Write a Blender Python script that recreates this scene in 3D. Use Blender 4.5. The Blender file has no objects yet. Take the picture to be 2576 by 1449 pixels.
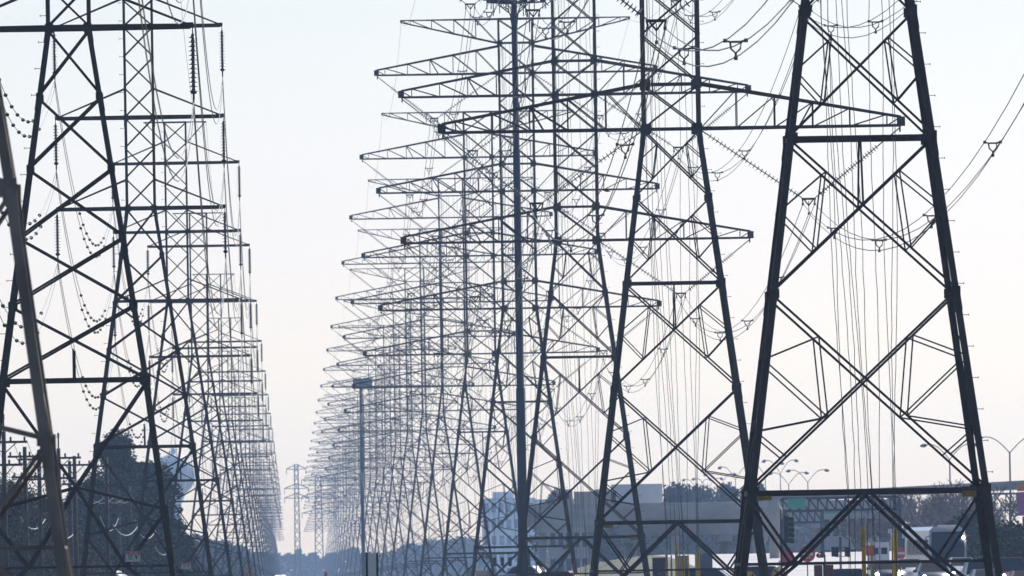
import bpy, math, random
from mathutils import Vector, Matrix, noise
random.seed(7)
S = bpy.context.scene
COL = S.collection
# ------------------------------------------------------------------ camera
CAM = 1.0                      # camera height, m
FPX = 45788.0                  # focal length in pixels of a 2576 px wide picture
PX0, PY0 = 719.0, 1472.0       # principal point (level line of sight) in that picture
ROLL = math.radians(0.95)
cd = bpy.data.cameras.new('camera'); cam = bpy.data.objects.new('camera', cd); COL.objects.link(cam)
S.camera = cam
cd.sensor_width = 36.0; cd.lens = 36.0 * FPX / 2576.0
cd.shift_x = (1288.0 - PX0) / 2576.0; cd.shift_y = (PY0 - 724.5) / 2576.0
cd.clip_start = 5.0; cd.clip_end = 60000.0
r_ = Vector((math.cos(ROLL), 0, -math.sin(ROLL))); u_ = Vector((math.sin(ROLL), 0, math.cos(ROLL))); b_ = Vector((0, -1, 0))
cam.matrix_world = Matrix(((r_.x, u_.x, b_.x, 0), (r_.y, u_.y, b_.y, 0), (r_.z, u_.z, b_.z, CAM), (0, 0, 0, 1)))
cd.dof.use_dof = True; cd.dof.focus_distance = 640.0; cd.dof.aperture_fstop = 12.0
# ------------------------------------------------------------------ world, sun, exposure
SUN_EL, SUN_AZ = math.radians(38), math.radians(24)      # azimuth to the right of the line of sight
SKY_TINT = [(0.0, (1.39, 1.46, 1.70)), (0.5, (0.93, 1.0, 1.08)), (0.010, (1.24, 1.42, 1.82)), (0.018, (1.02, 1.21, 1.78)), (0.032, (0.80, 1.00, 1.46)), (0.12, (0.84, 0.98, 1.22)), (1.0, (1.0, 1.0, 1.0))]
W = bpy.data.worlds.new('World'); S.world = W; W.use_nodes = True
nt = W.node_tree; nt.nodes.clear()
out = nt.nodes.new('ShaderNodeOutputWorld'); bg = nt.nodes.new('ShaderNodeBackground')
sky = nt.nodes.new('ShaderNodeTexSky'); sky.sky_type = 'NISHITA'; sky.sun_disc = False
sky.sun_elevation = SUN_EL; sky.sun_rotation = SUN_AZ
sky.air_density = 1.0; sky.dust_density = 2.0; sky.ozone_density = 2.0; sky.altitude = 20
bg.inputs['Strength'].default_value = 0.12
# thin bright veil low over the horizon, the same all the way round
tc = nt.nodes.new('ShaderNodeTexCoord'); sx = nt.nodes.new('ShaderNodeSeparateXYZ'); rp = nt.nodes.new('ShaderNodeValToRGB'); mx = nt.nodes.new('ShaderNodeMix')
mx.data_type = 'RGBA'; mx.blend_type = 'MULTIPLY'; mx.inputs['Factor'].default_value = 1.0
nt.links.new(tc.outputs['Generated'], sx.inputs[0]); nt.links.new(sx.outputs['Z'], rp.inputs['Fac'])
K = 0.5
for i, (p, c) in enumerate(SKY_TINT):
    e = rp.color_ramp.elements[i] if i < 2 else rp.color_ramp.elements.new(p)
    e.position = p; e.color = (c[0] * K, c[1] * K, c[2] * K, 1)
nt.links.new(sky.outputs[0], mx.inputs[6]); nt.links.new(rp.outputs[0], mx.inputs[7]); bg.inputs['Strength'].default_value /= K
nt.links.new(mx.outputs[2], bg.inputs['Color']); nt.links.new(bg.outputs[0], out.inputs['Surface'])
sl = bpy.data.lights.new('sun', 'SUN'); sl.energy = 5.0; sl.angle = math.radians(0.5); sl.color = (1.0, 0.93, 0.84)
so = bpy.data.objects.new('sun', sl); COL.objects.link(so)
sd = Vector((math.sin(SUN_AZ) * math.cos(SUN_EL), math.cos(SUN_AZ) * math.cos(SUN_EL), math.sin(SUN_EL)))
so.rotation_euler = sd.to_track_quat('Z', 'Y').to_euler(); so.location = (0, 0, 200)
S.view_settings.view_transform = 'Standard'; S.view_settings.look = 'None'
S.view_settings.gamma = 1.0; S.view_settings.use_curve_mapping = False
S.view_settings.exposure = 0.0
S.render.engine = 'CYCLES'; S.cycles.volume_bounces = 1; S.cycles.max_bounces = 6
HAZE_DENSITY, HAZE_COLOR, HAZE_ANISO = 0.53e-4, (0.43, 0.63, 1.0), 0.60

# ------------------------------------------------------------------ helpers
def at(px, py, Y):
    """pixel of the 2576 px picture at distance Y -> world point"""
    a = (px - PX0) / FPX * Y; b = (PY0 - py) / FPX * Y
    return Vector((a * r_.x + b * u_.x, Y, CAM + a * r_.z + b * u_.z))

def ss(a, b, x):
    t = min(1, max(0, (x - a) / (b - a))); return t * t * (3 - 2 * t)
def G(x, y):
    """height of the ground"""
    return 0.35 * ss(8, 24, x) * ss(760, 1000, y) + 2.6 * ss(22, 30, x) * ss(1150, 1500, y) * (1 - 0.55 * ss(1600, 2000, y))

def mat(name, col, rough=0.7, metal=0.0, var=0.25, scale=1.0, bump=0.0, emit=None, es=0.0, dirt=None, spec=None):
    m = bpy.data.materials.new(name); m.use_nodes = True; t = m.node_tree; N = t.nodes; L = t.links
    p = N['Principled BSDF']; p.inputs['Roughness'].default_value = rough; p.inputs['Metallic'].default_value = metal
    if spec is not None: p.inputs['Specular IOR Level'].default_value = spec
    tc = N.new('ShaderNodeTexCoord'); nz = N.new('ShaderNodeTexNoise'); nz.inputs['Scale'].default_value = scale
    nz.inputs['Detail'].default_value = 5; L.new(tc.outputs['Object'], nz.inputs['Vector'])
    rp = N.new('ShaderNodeValToRGB'); rp.color_ramp.elements[0].position = 0.3; rp.color_ramp.elements[1].position = 0.7
    c0 = dirt if dirt else tuple(c * (1 - var) for c in col)
    rp.color_ramp.elements[0].color = (*c0, 1); rp.color_ramp.elements[1].color = (*[min(1, c * (1 + var * .6)) for c in col], 1)
    L.new(nz.outputs['Fac'], rp.inputs['Fac']); L.new(rp.outputs['Color'], p.inputs['Base Color'])
    if bump:
        bp = N.new('ShaderNodeBump'); bp.inputs['Strength'].default_value = bump; L.new(nz.outputs['Fac'], bp.inputs['Height'])
        L.new(bp.outputs['Normal'], p.inputs['Normal'])
    if emit:
        p.inputs['Emission Color'].default_value = (*emit, 1); p.inputs['Emission Strength'].default_value = es
    return m
M = dict(
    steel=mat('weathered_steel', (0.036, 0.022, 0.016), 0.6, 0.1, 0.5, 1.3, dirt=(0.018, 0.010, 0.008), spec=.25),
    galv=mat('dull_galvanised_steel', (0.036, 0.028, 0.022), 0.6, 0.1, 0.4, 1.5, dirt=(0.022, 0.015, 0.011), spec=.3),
    wire=mat('dark_aluminium_wire', (0.06, 0.06, 0.065), 0.5, 0.5, 0.2, 3),
    glass_ins=mat('brown_glazed_porcelain', (0.11, 0.10, 0.10), 0.18, 0.0, 0.3, 5),
    rubber=mat('black_plastic', (0.015, 0.015, 0.017), 0.6, 0, 0.2, 5),
    yellow=mat('yellow_plastic', (0.55, 0.33, 0.02), 0.5, 0, 0.2, 4),
    dull_yellow=mat('faded_yellow_plate', (0.20, 0.13, 0.02), 0.7, 0, 0.3, 4),
    redpaint=mat('red_paint', (0.40, 0.035, 0.035), 0.5, 0, 0.25, 4),
    darkred=mat('dark_red_paint', (0.10, 0.01, 0.01), 0.6, 0, 0.3, 2),
    white=mat('white_paint', (0.62, 0.62, 0.62), 0.45, 0, 0.1, 2),
    sheet=mat('sign_sheet_white', (0.5, 0.5, 0.48), 0.5, 0, 0.2, 8),
    green=mat('green_sign_sheet', (0.02, 0.28, 0.19), 0.4, 0, 0.2, 3),
    amber=mat('amber_sign_sheet', (0.60, 0.30, 0.02), 0.5, 0, 0.2, 6),
    orange=mat('orange_sheet', (0.50, 0.16, 0.03), 0.5, 0, 0.2, 4),
    black=mat('black_paint', (0.010, 0.010, 0.012), 0.6, 0, 0.2, 4, spec=.2),
    magenta=mat('magenta_panel', (0.30, 0.04, 0.22), 0.5, 0, 0.15, 1),
    monopole=mat('dark_pole_steel', (0.022, 0.028, 0.045), 0.7, 0, 0.3, 1.0, spec=.2),
    wood=mat('creosoted_wood', (0.045, 0.035, 0.028), 0.85, 0, 0.5, 3),
    bark=mat('bark', (0.09, 0.07, 0.055), 0.9, 0, 0.4, 4),
    twig=mat('bare_twigs', (0.11, 0.075, 0.06), 0.9, 0, 0.4, 3),
    leaf=mat('dark_green_leaves', (0.030, 0.060, 0.022), 0.9, 0, 0.55, 0.9, spec=.08),
    leaf_olive=mat('olive_leaves', (0.060, 0.050, 0.018), 0.9, 0, 0.7, 1.1, spec=.1),
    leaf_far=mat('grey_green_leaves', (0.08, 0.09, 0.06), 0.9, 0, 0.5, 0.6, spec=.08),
    concrete=mat('pale_concrete', (0.40, 0.38, 0.37), 0.75, 0, 0.2, 0.35, dirt=(0.25, 0.23, 0.22)),
    road=mat('worn_concrete_road', (0.42, 0.38, 0.37), 0.6, 0, 0.2, 0.15, dirt=(0.28, 0.26, 0.26)),
    grass=mat('dry_grass_ground', (0.12, 0.11, 0.06), 0.95, 0, 0.4, 0.08, dirt=(0.06, 0.07, 0.03)),
    wall=mat('rendered_wall', (0.66, 0.66, 0.66), 0.8, 0, 0.15, 0.2),
    wall2=mat('tan_block_wall', (0.42, 0.36, 0.33), 0.8, 0, 0.2, 0.2),
    pane=mat('dark_glass', (0.010, 0.013, 0.03), 0.35, 0, 0.2, 1, spec=.15),
    tank=mat('pale_blue_tank_paint', (0.50, 0.54, 0.56), 0.6, 0, 0.1, 0.2),
    lamp_red=mat('lit_red_lens', (0.5, 0.02, 0.03), 0.3, 0, 0, 1, emit=(1, 0.03, 0.06), es=3.0),
    headlight=mat('lamp_and_sun_glint_glow', (0.9, 0.9, 0.9), 0.2, 0, 0, 1, emit=(1, 0.95, 0.85), es=60.0),  # lamp glow, also used in place of sun glints on the cars
    taillight=mat('lit_tail_light', (0.6, 0.02, 0.03), 0.3, 0, 0, 1, emit=(1, 0.1, 0.2), es=2.0),
    tyre=mat('tyre_rubber', (0.02, 0.02, 0.02), 0.9), rim=mat('alloy_rim', (0.3, 0.3, 0.3), 0.4, 0.7),
)
def carpaint(name, col): return mat(name, col, 0.22, 0.25, 0.05, 0.5)

for nm, el, sc in (('olive_leaves', (.42, .31, .12), 9.0), ('dark_green_leaves', (.075, .12, .04), 3.0)):
    mt = bpy.data.materials[nm]; rr = [n for n in mt.node_tree.nodes if n.type == 'VALTORGB'][0].color_ramp; nn = [n for n in mt.node_tree.nodes if n.type == 'TEX_NOISE'][0]
    nn.inputs['Scale'].default_value = sc; rr.elements[0].position = .56; rr.elements[1].position = .72; rr.elements[1].color = (*el, 1)  # sparse light specks: sun highlights put into the leaf colour
    rr.elements[0].color = (.055, .042, .015, 1) if nm[0] == 'o' else (.018, .034, .012, 1)
class MB:
    """collects shapes and links them as ONE mesh object"""
    def __init__(s): s.v = []; s.f = []
    def quads(s, vs, fs):
        k = len(s.v); s.v += [tuple(v) for v in vs]; s.f += [tuple(i + k for i in f) for f in fs]; return s
    def frame(s, p, q, n=None):
        d = (q - p).normalized()
        if n is None or abs(d.dot(n)) > 0.98: n = Vector((0, 1, 0)) if abs(d.y) < 0.9 else Vector((1, 0, 0))
        u = d.cross(n).normalized(); w = u.cross(d).normalized(); return d, u, w
    def bar(s, p, q, a, b=None, n=None):
        p = Vector(p); q = Vector(q); b = b or a; d, u, w = s.frame(p, q, n)
        c = [(-a / 2, -b / 2), (a / 2, -b / 2), (a / 2, b / 2), (-a / 2, b / 2)]
        vs = [e + u * x + w * y for e in (p, q) for x, y in c]
        return s.quads(vs, [(0, 1, 5, 4), (1, 2, 6, 5), (2, 3, 7, 6), (3, 0, 4, 7), (3, 2, 1, 0), (4, 5, 6, 7)])
    def angle(s, p, q, a, n=None, t=None, flip=1):
        """rolled steel angle: one flange in the plane square to n, the other running inwards"""
        p = Vector(p); q = Vector(q); t = t or max(0.012, a * 0.16); d, u, w = s.frame(p, q, n); u = u * flip
        c = [(-a / 2, 0), (a / 2, 0), (a / 2, -t), (-a / 2 + t, -t), (-a / 2 + t, -a), (-a / 2, -a)]
        vs = [e + u * x + w * y for e in (p, q) for x, y in c]
        return s.quads(vs, [(i, (i + 1) % 6, (i + 1) % 6 + 6, i + 6) for i in range(6)])
    def box(s, c, sz):
        x, y, z = c; a, b, h = [k / 2 for k in sz]
        vs = [(x + i * a, y + j * b, z + k * h) for k in (-1, 1) for i, j in ((-1, -1), (1, -1), (1, 1), (-1, 1))]
        return s.quads(vs, [(0, 1, 5, 4), (1, 2, 6, 5), (2, 3, 7, 6), (3, 0, 4, 7), (3, 2, 1, 0), (4, 5, 6, 7)])
    def tube(s, pts, r, n=6, cap=True):
        k = len(s.v); pts = [Vector(p) for p in pts]; m = len(pts)
        for i, p in enumerate(pts):
            d = (pts[min(i + 1, m - 1)] - pts[max(i - 1, 0)]).normalized()
            ref = Vector((0, 0, 1)) if abs(d.z) < 0.9 else Vector((1, 0, 0))
            u = d.cross(ref).normalized(); w = u.cross(d); rr = r[i] if isinstance(r, (list, tuple)) else r
            for j in range(n):
                a = 2 * math.pi * j / n; s.v.append(tuple(p + u * math.cos(a) * rr + w * math.sin(a) * rr))
        for i in range(m - 1):
            for j in range(n):
                s.f.append((k + i * n + j, k + i * n + (j + 1) % n, k + (i + 1) * n + (j + 1) % n, k + (i + 1) * n + j))
        if cap: s.f.append(tuple(k + j for j in range(n))[::-1]); s.f.append(tuple(k + (m - 1) * n + j for j in range(n)))
        return s
    def lathe(s, prof, n=12, o=(0, 0, 0), ax=None):
        """prof: (radius, height) along +Z, or along ax"""
        o = Vector(o); R = (Vector(ax).to_track_quat('Z', 'Y').to_matrix() if ax else Matrix.Identity(3)); k = len(s.v)
        for r, z in prof:
            for j in range(n):
                a = 2 * math.pi * j / n; s.v.append(tuple(o + R @ Vector((r * math.cos(a), r * math.sin(a), z))))
        for i in range(len(prof) - 1):
            for j in range(n):
                s.f.append((k + i * n + j, k + i * n + (j + 1) % n, k + (i + 1) * n + (j + 1) % n, k + (i + 1) * n + j))
        s.f.append(tuple(k + j for j in range(n))[::-1]); s.f.append(tuple(k + (len(prof) - 1) * n + j for j in range(n)))
        return s
    def mesh(s, name, m, smooth=False):
        me = bpy.data.meshes.new(name); me.from_pydata(s.v, [], s.f); me.materials.append(m)
        if smooth: me.polygons.foreach_set('use_smooth', [True] * len(me.polygons))
        return me
    def build(s, name, m, parent=None, smooth=False, **kw):
        o = bpy.data.objects.new(name, s.mesh(name, m, smooth)); COL.objects.link(o)
        if parent: o.parent = parent
        for k, v in kw.items(): o[k] = v
        return o
def place(name, me, parent=None, loc=(0, 0, 0), rot=None, scale=None, **kw):
    o = bpy.data.objects.new(name, me); COL.objects.link(o); o.parent = parent; o.location = loc
    if rot: o.rotation_euler = rot
    if scale: o.scale = scale
    for k, v in kw.items(): o[k] = v
    return o
def thing(name, label, cat, loc=(0, 0, 0), rz=0, group=None):
    o = bpy.data.objects.new(name, None); COL.objects.link(o); o.location = loc; o.rotation_euler = (0, 0, rz)
    o['label'] = label; o['category'] = cat
    if group: o['group'] = group
    return o
def tag(o, label, cat, group=None):
    o['label'] = label; o['category'] = cat
    if group: o['group'] = group
    return o
def children(o, _c={}):
    return [c for c in o.children]
def copy_tree(root, loc, label, rz=None, group=None):
    r = root.copy(); COL.objects.link(r); r.location = loc; r['label'] = label
    if rz is not None: r.rotation_euler = (0, 0, rz)
    if group: r['group'] = group
    for ch in list(root.children):
        c = ch.copy(); COL.objects.link(c); c.parent = r
        for g in list(ch.children):
            d = g.copy(); COL.objects.link(d); d.parent = c
    return r
def text_mesh(txt, size, m, name='lettering'):
    cu = bpy.data.curves.new(name, 'FONT'); cu.body = txt; cu.size = size; cu.align_x = 'CENTER'; cu.align_y = 'CENTER'; cu.extrude = 0.002
    o = bpy.data.objects.new(name, cu); COL.objects.link(o)
    bpy.context.view_layer.update()
    me = bpy.data.meshes.new_from_object(o); bpy.data.objects.remove(o); me.materials.clear(); me.materials.append(m); return me
ORD = ['nearest', 'second nearest', 'third nearest', 'fourth nearest', 'fifth nearest', 'sixth nearest', 'seventh nearest', 'eighth nearest', 'ninth nearest', 'tenth nearest', 'eleventh nearest', 'twelfth nearest', 'thirteenth nearest', 'fourteenth nearest', 'fifteenth nearest', 'sixteenth nearest', 'seventeenth nearest', 'eighteenth nearest', 'nineteenth nearest', 'twentieth nearest', 'twenty-first nearest', 'twenty-second nearest', 'twenty-third nearest', 'twenty-fourth nearest', 'twenty-fifth nearest', 'twenty-sixth nearest', 'twenty-seventh nearest', 'twenty-eighth nearest']

# ------------------------------------------------------------------ ground
g = MB(); xs = [-1500, -700, -300, -120, -60, -30, -10, 0, 8, 12, 16, 20, 22, 24, 26, 28, 30, 40, 60, 90, 150, 300, 700, 1500]
ys = [-60, 100, 400, 700, 760, 800, 850, 900, 950, 1000, 1100, 1150, 1200, 1250, 1300, 1350, 1400, 1450, 1500, 1600, 1700, 1800, 1900, 2000, 2500, 4000, 7200]
vs = [(x, y, G(x, y)) for y in ys for x in xs]; nx = len(xs)
g.quads(vs, [(j * nx + i, j * nx + i + 1, (j + 1) * nx + i + 1, (j + 1) * nx + i) for j in range(len(ys) - 1) for i in range(nx - 1)])
g.build('ground', M['grass'], kind='structure')
g = MB(); rx = [30.2, 40, 60]; ry = [800, 850, 900, 950, 1000, 1100, 1150, 1200, 1250, 1300, 1350, 1400, 1450, 1500, 1600, 1700, 1800, 1900, 2000]
vs = [(x, y, G(x, y) + 0.02) for y in ry for x in rx]
g.quads(vs, [(j * 3 + i, j * 3 + i + 1, (j + 1) * 3 + i + 1, (j + 1) * 3 + i) for j in range(len(ry) - 1) for i in range(2)])
g.build('road', M['road'], kind='structure')
# cross street in front of the overpass, with painted lines
g = MB(); g.quads([(12, 1040, 0.375), (30.2, 1040, 0.375), (30.2, 1058, 0.375), (12, 1058, 0.375)], [(0, 1, 2, 3)])
g.build('cross_street', M['road'], kind='structure')

# ------------------------------------------------------------------ row of tall towers (three long arms a side)
WR, WL, D, Y0 = 20.0, 7.09, 250.0, 522.5
HR = lambda h: CAM + (h - 0.0138) * WR
def row_x(side, Y):
    return (0.834 * WR + 0.0 * Y) if side == 'R' else (-0.868 * WL + 16.0 / FPX * Y)

def hw_r(z):
    z1, z2 = HR(0.968), HR(0.641)
    if z >= z1: return 1.24
    if z >= z2: return 1.24 + (z1 - z) / (z1 - z2) * 0.87
    return 2.11 + (z2 - z) * 0.131
def hw_l(z):
    h = (z - CAM) / WL - 0.0145
    if h >= 2.255: w = .0905
    elif h >= .828: w = .0905 + (2.255 - h) * .147
    else: w = .3005 + (.828 - h) * .124
    return w * WL
NORM = [Vector((0, -1, 0)), Vector((1, 0, 0)), Vector((0, 1, 0)), Vector((-1, 0, 0))]
def fpt(hw, f, u, z, inset=0.0):
    w = hw(z); k = w - inset
    return [Vector((u * w, -k, z)), Vector((k, u * w, z)), Vector((-u * w, k, z)), Vector((-k, -u * w, z))][f]

def tower_members(kind):
    """list of (name, p, q, size, normal) for the body"""
    mem = []
    if kind == 'R':
        hw = hw_r; A = lambda f, n, u1, h1, u2, h2, s, ins=0.03: mem.append((n, fpt(hw, f, u1, HR(h1), ins), fpt(hw, f, u2, HR(h2), ins), s, NORM[f]))
        cross = lambda ha, hb: hb + (ha - hb) * (hw(HR(hb)) / (hw(HR(ha)) + hw(HR(hb))))
        def diag(ha, hb, t):      # point on the diagonal from (-1, ha) to (+1, hb) at height fraction t
            h = ha + (hb - ha) * t; xa = -hw(HR(ha)); xb = hw(HR(hb)); x = xa + (xb - xa) * t
            return x / hw(HR(h)), h
        for f in range(4):
            for ha, hb in ((.968, .823), (.823, .641), (.641, .4186), (.4186, .134)):
                A(f, 'brace', -1, ha, 1, hb, .07); A(f, 'brace', 1, ha, -1, hb, .07, 0.08)
                tc = hw(HR(ha)) / (hw(HR(ha)) + hw(HR(hb)))
                big = ha < .5
                legs = [.33, .69] if big else [.5 * (tc + .5) * 1.0]
                u1, h1 = diag(ha, hb, tc * .5)                        # upper left of X
                u2, h2 = diag(ha, hb, tc + (1 - tc) * (.33 if big else .5)); u2 = -u2   # lower left (mirror)
                lm = [ha + (hb - ha) * t for t in legs]
                for sg in (1, -1):
                    A(f, 'stay', sg * u1, h1, -sg, lm[0], .045); A(f, 'stay', sg * u1, h1, sg * u2, h2, .045, .06)
                    A(f, 'stay', -sg, lm[0], sg * u2, h2, .045)
                    if big:
                        u3, h3 = diag(ha, hb, tc + (1 - tc) * .68); u3 = -u3
                        A(f, 'stay', sg * u2, h2, -sg, lm[1], .045); A(f, 'stay', -sg, lm[1], sg * u3, h3, .045)
                if abs(ha - .641) < .01:
                    hc = ha + (hb - ha) * tc; A(f, 'post', -.02, ha, 0, hc, .06); 
            for h, s in ((.641, .10), (.134, .14), (.0325, .08)): A(f, 'horizontal_strut', -1, h, 1, h, s)
            for sg in (1, -1):
                A(f, 'brace', sg, .134, sg * .56, .0325, .08); A(f, 'brace', 0, .134, sg * .56, .0325, .11)
                A(f, 'brace', sg * .56, .0325, sg, -.04, .10)
            lv = [.968, 1.063, 1.168, 1.273, 1.378, 1.473, 1.579, 1.685, 1.79, 1.896, 1.98]
            for a, b in zip(lv[:-1], lv[1:]):
                A(f, 'brace', -1, a, 1, b, .065); A(f, 'brace', 1, a, -1, b, .065, .075)
            for h in (.968, 1.063, 1.378, 1.473, 1.79, 1.896, 1.98): A(f, 'horizontal_strut', -1, h, 1, h, .09)
    else:
        hw = hw_l; HL = lambda h: CAM + (h + 0.0145) * WL
        A = lambda f, n, u1, h1, u2, h2, s, ins=0.02: mem.append((n, fpt(hw, f, u1, HL(h1), ins), fpt(hw, f, u2, HL(h2), ins), s, NORM[f]))
        lv = [2.255, 1.977, 1.686, 1.406, 1.131, .828]
        for f in range(4):
            for a, b in zip(lv[:-1], lv[1:]):
                A(f, 'brace', -1, a, 1, b, .065); A(f, 'brace', 1, a, -1, b, .065, .065)
            up = [2.255, 2.436, 2.617, 2.799, 2.98, 3.161, 3.343, 3.505, 3.667]
            for a, b in zip(up[:-1], up[1:]):
                A(f, 'brace', -1, a, 1, b, .045); A(f, 'brace', 1, a, -1, b, .045, .05)
            A(f, 'horizontal_strut', -1, .828, 1, .828, .11)
            A(f, 'post', 0, .828 + .125, 0, .828, .05)
            for sg in (1, -1):
                A(f, 'brace', sg, .828, 0, .395, .07); A(f, 'stay', 0, .395, sg, .30, .055)
                A(f, 'brace', 0, .395, sg * .5, .073, .065, .06); A(f, 'brace', sg, .30, sg * .5, .073, .065)
                A(f, 'horizontal_strut', sg, .073, sg * .5, .073, .055); A(f, 'brace', sg * .5, .073, sg, -.1, .06)
            A(f, 'horizontal_strut', -.5, .073, .5, .073, .055)
            for h in (2.255, 2.799, 3.343, 3.667): A(f, 'horizontal_strut', -1, h, 1, h, .07)
    return mem

HLm = lambda h: CAM + (h + 0.0145) * WL
def leg_mesh(kind, sx, sy):
    b = MB(); hw = hw_r if kind == 'R' else hw_l
    lv = ([0, HR(.134), HR(.4186), HR(.641), HR(.823), HR(.968), HR(1.378), HR(1.79), HR(1.98)] if kind == 'R'
          else [0] + [HLm(q) for q in (.3, .828, 1.406, 1.977, 2.255, 2.8, 3.667)])
    sz = [.21, .20, .19, .185, .175, .155, .135, .12] if kind == 'R' else [.165, .16, .15, .145, .14, .11, .10]
    for a, c, w in zip(lv[:-1], lv[1:], sz):
        e = 0.0 if c != lv[-1] else 0.0
        def ring(z, w):
            h = hw(z); t = w * .14
            x0, y0 = sx * h, sy * h
            return [(x0, y0, z), (x0 - sx * w, y0, z), (x0 - sx * w, y0 - sy * t, z), (x0 - sx * t, y0 - sy * t, z), (x0 - sx * t, y0 - sy * w, z), (x0, y0 - sy * w, z)]
        k = [(i, (i + 1) % 6, (i + 1) % 6 + 6, i + 6) for i in range(6)]
        if sx * sy > 0: k = [f[::-1] for f in k]
        b.quads(ring(a, w) + ring(c, w), k)
        # splice plate a little proud of the leg, where one length bolts to the next
        hs = hw(c); L = .55 if kind == 'R' else .4
        if c != lv[-1]:
            def plate(z, w, o):
                h = hw(z) + o
                return [(sx * h, sy * h, z), (sx * (h - w), sy * h, z), (sx * (h - w), sy * (h - .03), z), (sx * (h - .03), sy * (h - .03), z), (sx * (h - .03), sy * (h - w), z), (sx * h, sy * (h - w), z)]
            b.quads(plate(c - L, w * 1.05, .016) + plate(c + .02, w * 1.05, .016), k)
    return b
def gusset_mesh(kind):
    """bolted joint plates where braces meet the legs"""
    b = MB(); hw = hw_r if kind == 'R' else hw_l
    hs = ([(HR(h), s) for h, s in ((.968, .42), (1.063, .40), (1.378, .36), (1.473, .36), (1.79, .34), (1.896, .34), (.823, .28), (.641, .32), (.4186, .28), (.134, .34))] if kind == 'R'
          else [(HLm(h), s) for h, s in ((2.255, .24), (1.977, .2), (1.686, .2), (1.406, .2), (1.131, .22), (.828, .28), (.3, .22), (2.799, .2), (3.343, .18))])
    for z, s in hs:
        for f in range(4):
            for sg in (-1, 1):
                p = fpt(hw, f, sg, z); n = NORM[f]
                tdir = Vector((1, 0, 0)) if f in (0, 2) else Vector((0, 1, 0))
                c = p - tdir * (s * .38) * (1 if p.dot(tdir) > 0 else -1) - n * 0.004
                sz = (s, .014, s) if f in (0, 2) else (.014, s, s)
                b.box(c, sz)
    return b
def bolts_mesh(kind):
    """step bolts up one leg"""
    b = MB(); hw = hw_r if kind == 'R' else hw_l; top = HR(1.98) if kind == 'R' else HLm(3.66)
    sg = 1 if kind == 'R' else -1; z = 3.0; i = 0
    while z < top:
        h = hw(z)
        if i % 2 == 0: b.bar((sg * h, -h + .05, z), (sg * (h + .17), -h + .05, z), .018); b.bar((sg * (h + .16), -h + .05, z - .03), (sg * (h + .16), -h + .05, z + .03), .018)
        else: b.bar((sg * (h - .05), -h, z), (sg * (h - .05), -h - .17, z), .018)
        z += .45 if kind == 'R' else .38; i += 1
    return b

def arm_r(h0, sg, top=False):
    """a pyramidal lattice arm: chords, web bars and the end plate"""
    ch = MB(); webs = []; body = 1.24; z0 = HR(h0)
    if not top:
        L = 9.9; zt0, zt1, zb1 = z0 + 1.9, z0 + .36, z0; fr = [.18, .37, .56, .745, .93]; cw = .115
        T = lambda t, s: Vector((sg * (body + (L - .15 - body) * t), s * (body + (.13 - body) * t), zt0 + (zt1 - zt0) * (t if t < .93 else t)))
        B = lambda t, s: Vector((sg * (body + (L - .15 - body) * t), s * (body + (.13 - body) * t), z0 + (zb1 - z0) * t))
    else:
        L = 7.97; zt = HR(1.98); zb0 = HR(1.896); fr = [.227, .453, .685, .906]; cw = .075
        T = lambda t, s: Vector((sg * (body + (L - body) * t), s * (body + (.1 - body) * t), zt))
        B = lambda t, s: Vector((sg * (body + (L - body) * t), s * (body + (.1 - body) * t), zb0 + (zt - .14 - zb0) * t))
    for s in (-1, 1):
        n = Vector((0, s, 0))
        ch.angle(T(0, s), T(1, s), cw, n); ch.angle(B(0, s), B(1, s), cw, n)
        prev = 0
        for t in fr:
            webs.append((T(t, s), B(t, s), .045, n)); webs.append((T(t, s), B(prev, s), .05, n)); prev = t
        webs.append((T(1, s), B(fr[-1], s), .05, n))
        if not top: webs.append((T(fr[2], s), B(fr[2] - .07, s), .05, n))
    ts = [0] + fr
    for i, t in enumerate(ts[1:]):
        webs.append((B(t, -1), B(t, 1), .05, Vector((0, 0, 1)))); webs.append((B(ts[i], -1 if i % 2 else 1), B(t, 1 if i % 2 else -1), .05, Vector((0, 0, 1))))
    plate = MB()
    if not top:
        plate.box((sg * (L - .15), 0, z0 + .17), (.34, .34, .40)); plate.bar((sg * (L - .2), 0, z0), (sg * (L - .2), 0, z0 - .28), .07)
    else: plate.box((sg * L, 0, HR(1.98) - .06), (.14, .24, .2))
    return ch, webs, plate

YX, YZ = 5.78, 3.06          # yoke: distance from tower axis, drop below the arm
def string_r(h0, sg, outer):
    b = MB(); z0 = HR(h0); yk = Vector((sg * (YX + (.22 if outer else -.22)), 0, z0 - YZ))
    p = Vector((sg * (9.7 if outer else 1.3), 0, z0 - .1)); d = (yk - p); L = d.length; d = d / L
    a = .26 if outer else .06
    b.tube([p, p + d * L * a], .03, 5); b.tube([p + d * L * a, yk], .022, 5)
    n = 24; l0 = L * a; l1 = L * .93
    for i in range(n):
        c = p + d * (l0 + (l1 - l0) * (i + .5) / n); b.lathe([(.03, -.02), (.135, -.01), (.11, .012), (.03, .03)], 7, c, d)
    b.lathe([(.02, -.02), (.2, 0), (.02, .02)], 8, yk - d * .35, d)   # grading ring
    return b
def yoke_r(h0, sg):
    b = MB(); z0 = HR(h0) - YZ; x = sg * YX
    b.bar((x - .30, 0, z0), (x + .30, 0, z0), .09, .03, Vector((0, 1, 0)))
    for q in (-1, 1): b.bar((x + q * .28, 0, z0 + .02), (x + q * .24, 0, z0 - .16), .06, .03, Vector((0, 1, 0))); b.bar((x + q * .2, 0, z0 - .02), (x, 0, z0 - .28), .055, .03, Vector((0, 1, 0)))
    for dx, dz in WOFF_R: b.bar((x + dx, 0, z0 - .08), (x + dx, 0, z0 + dz - .05), .03); b.box((x + dx, 0, z0 + dz), (.09, .3, .1))
    return b
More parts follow.
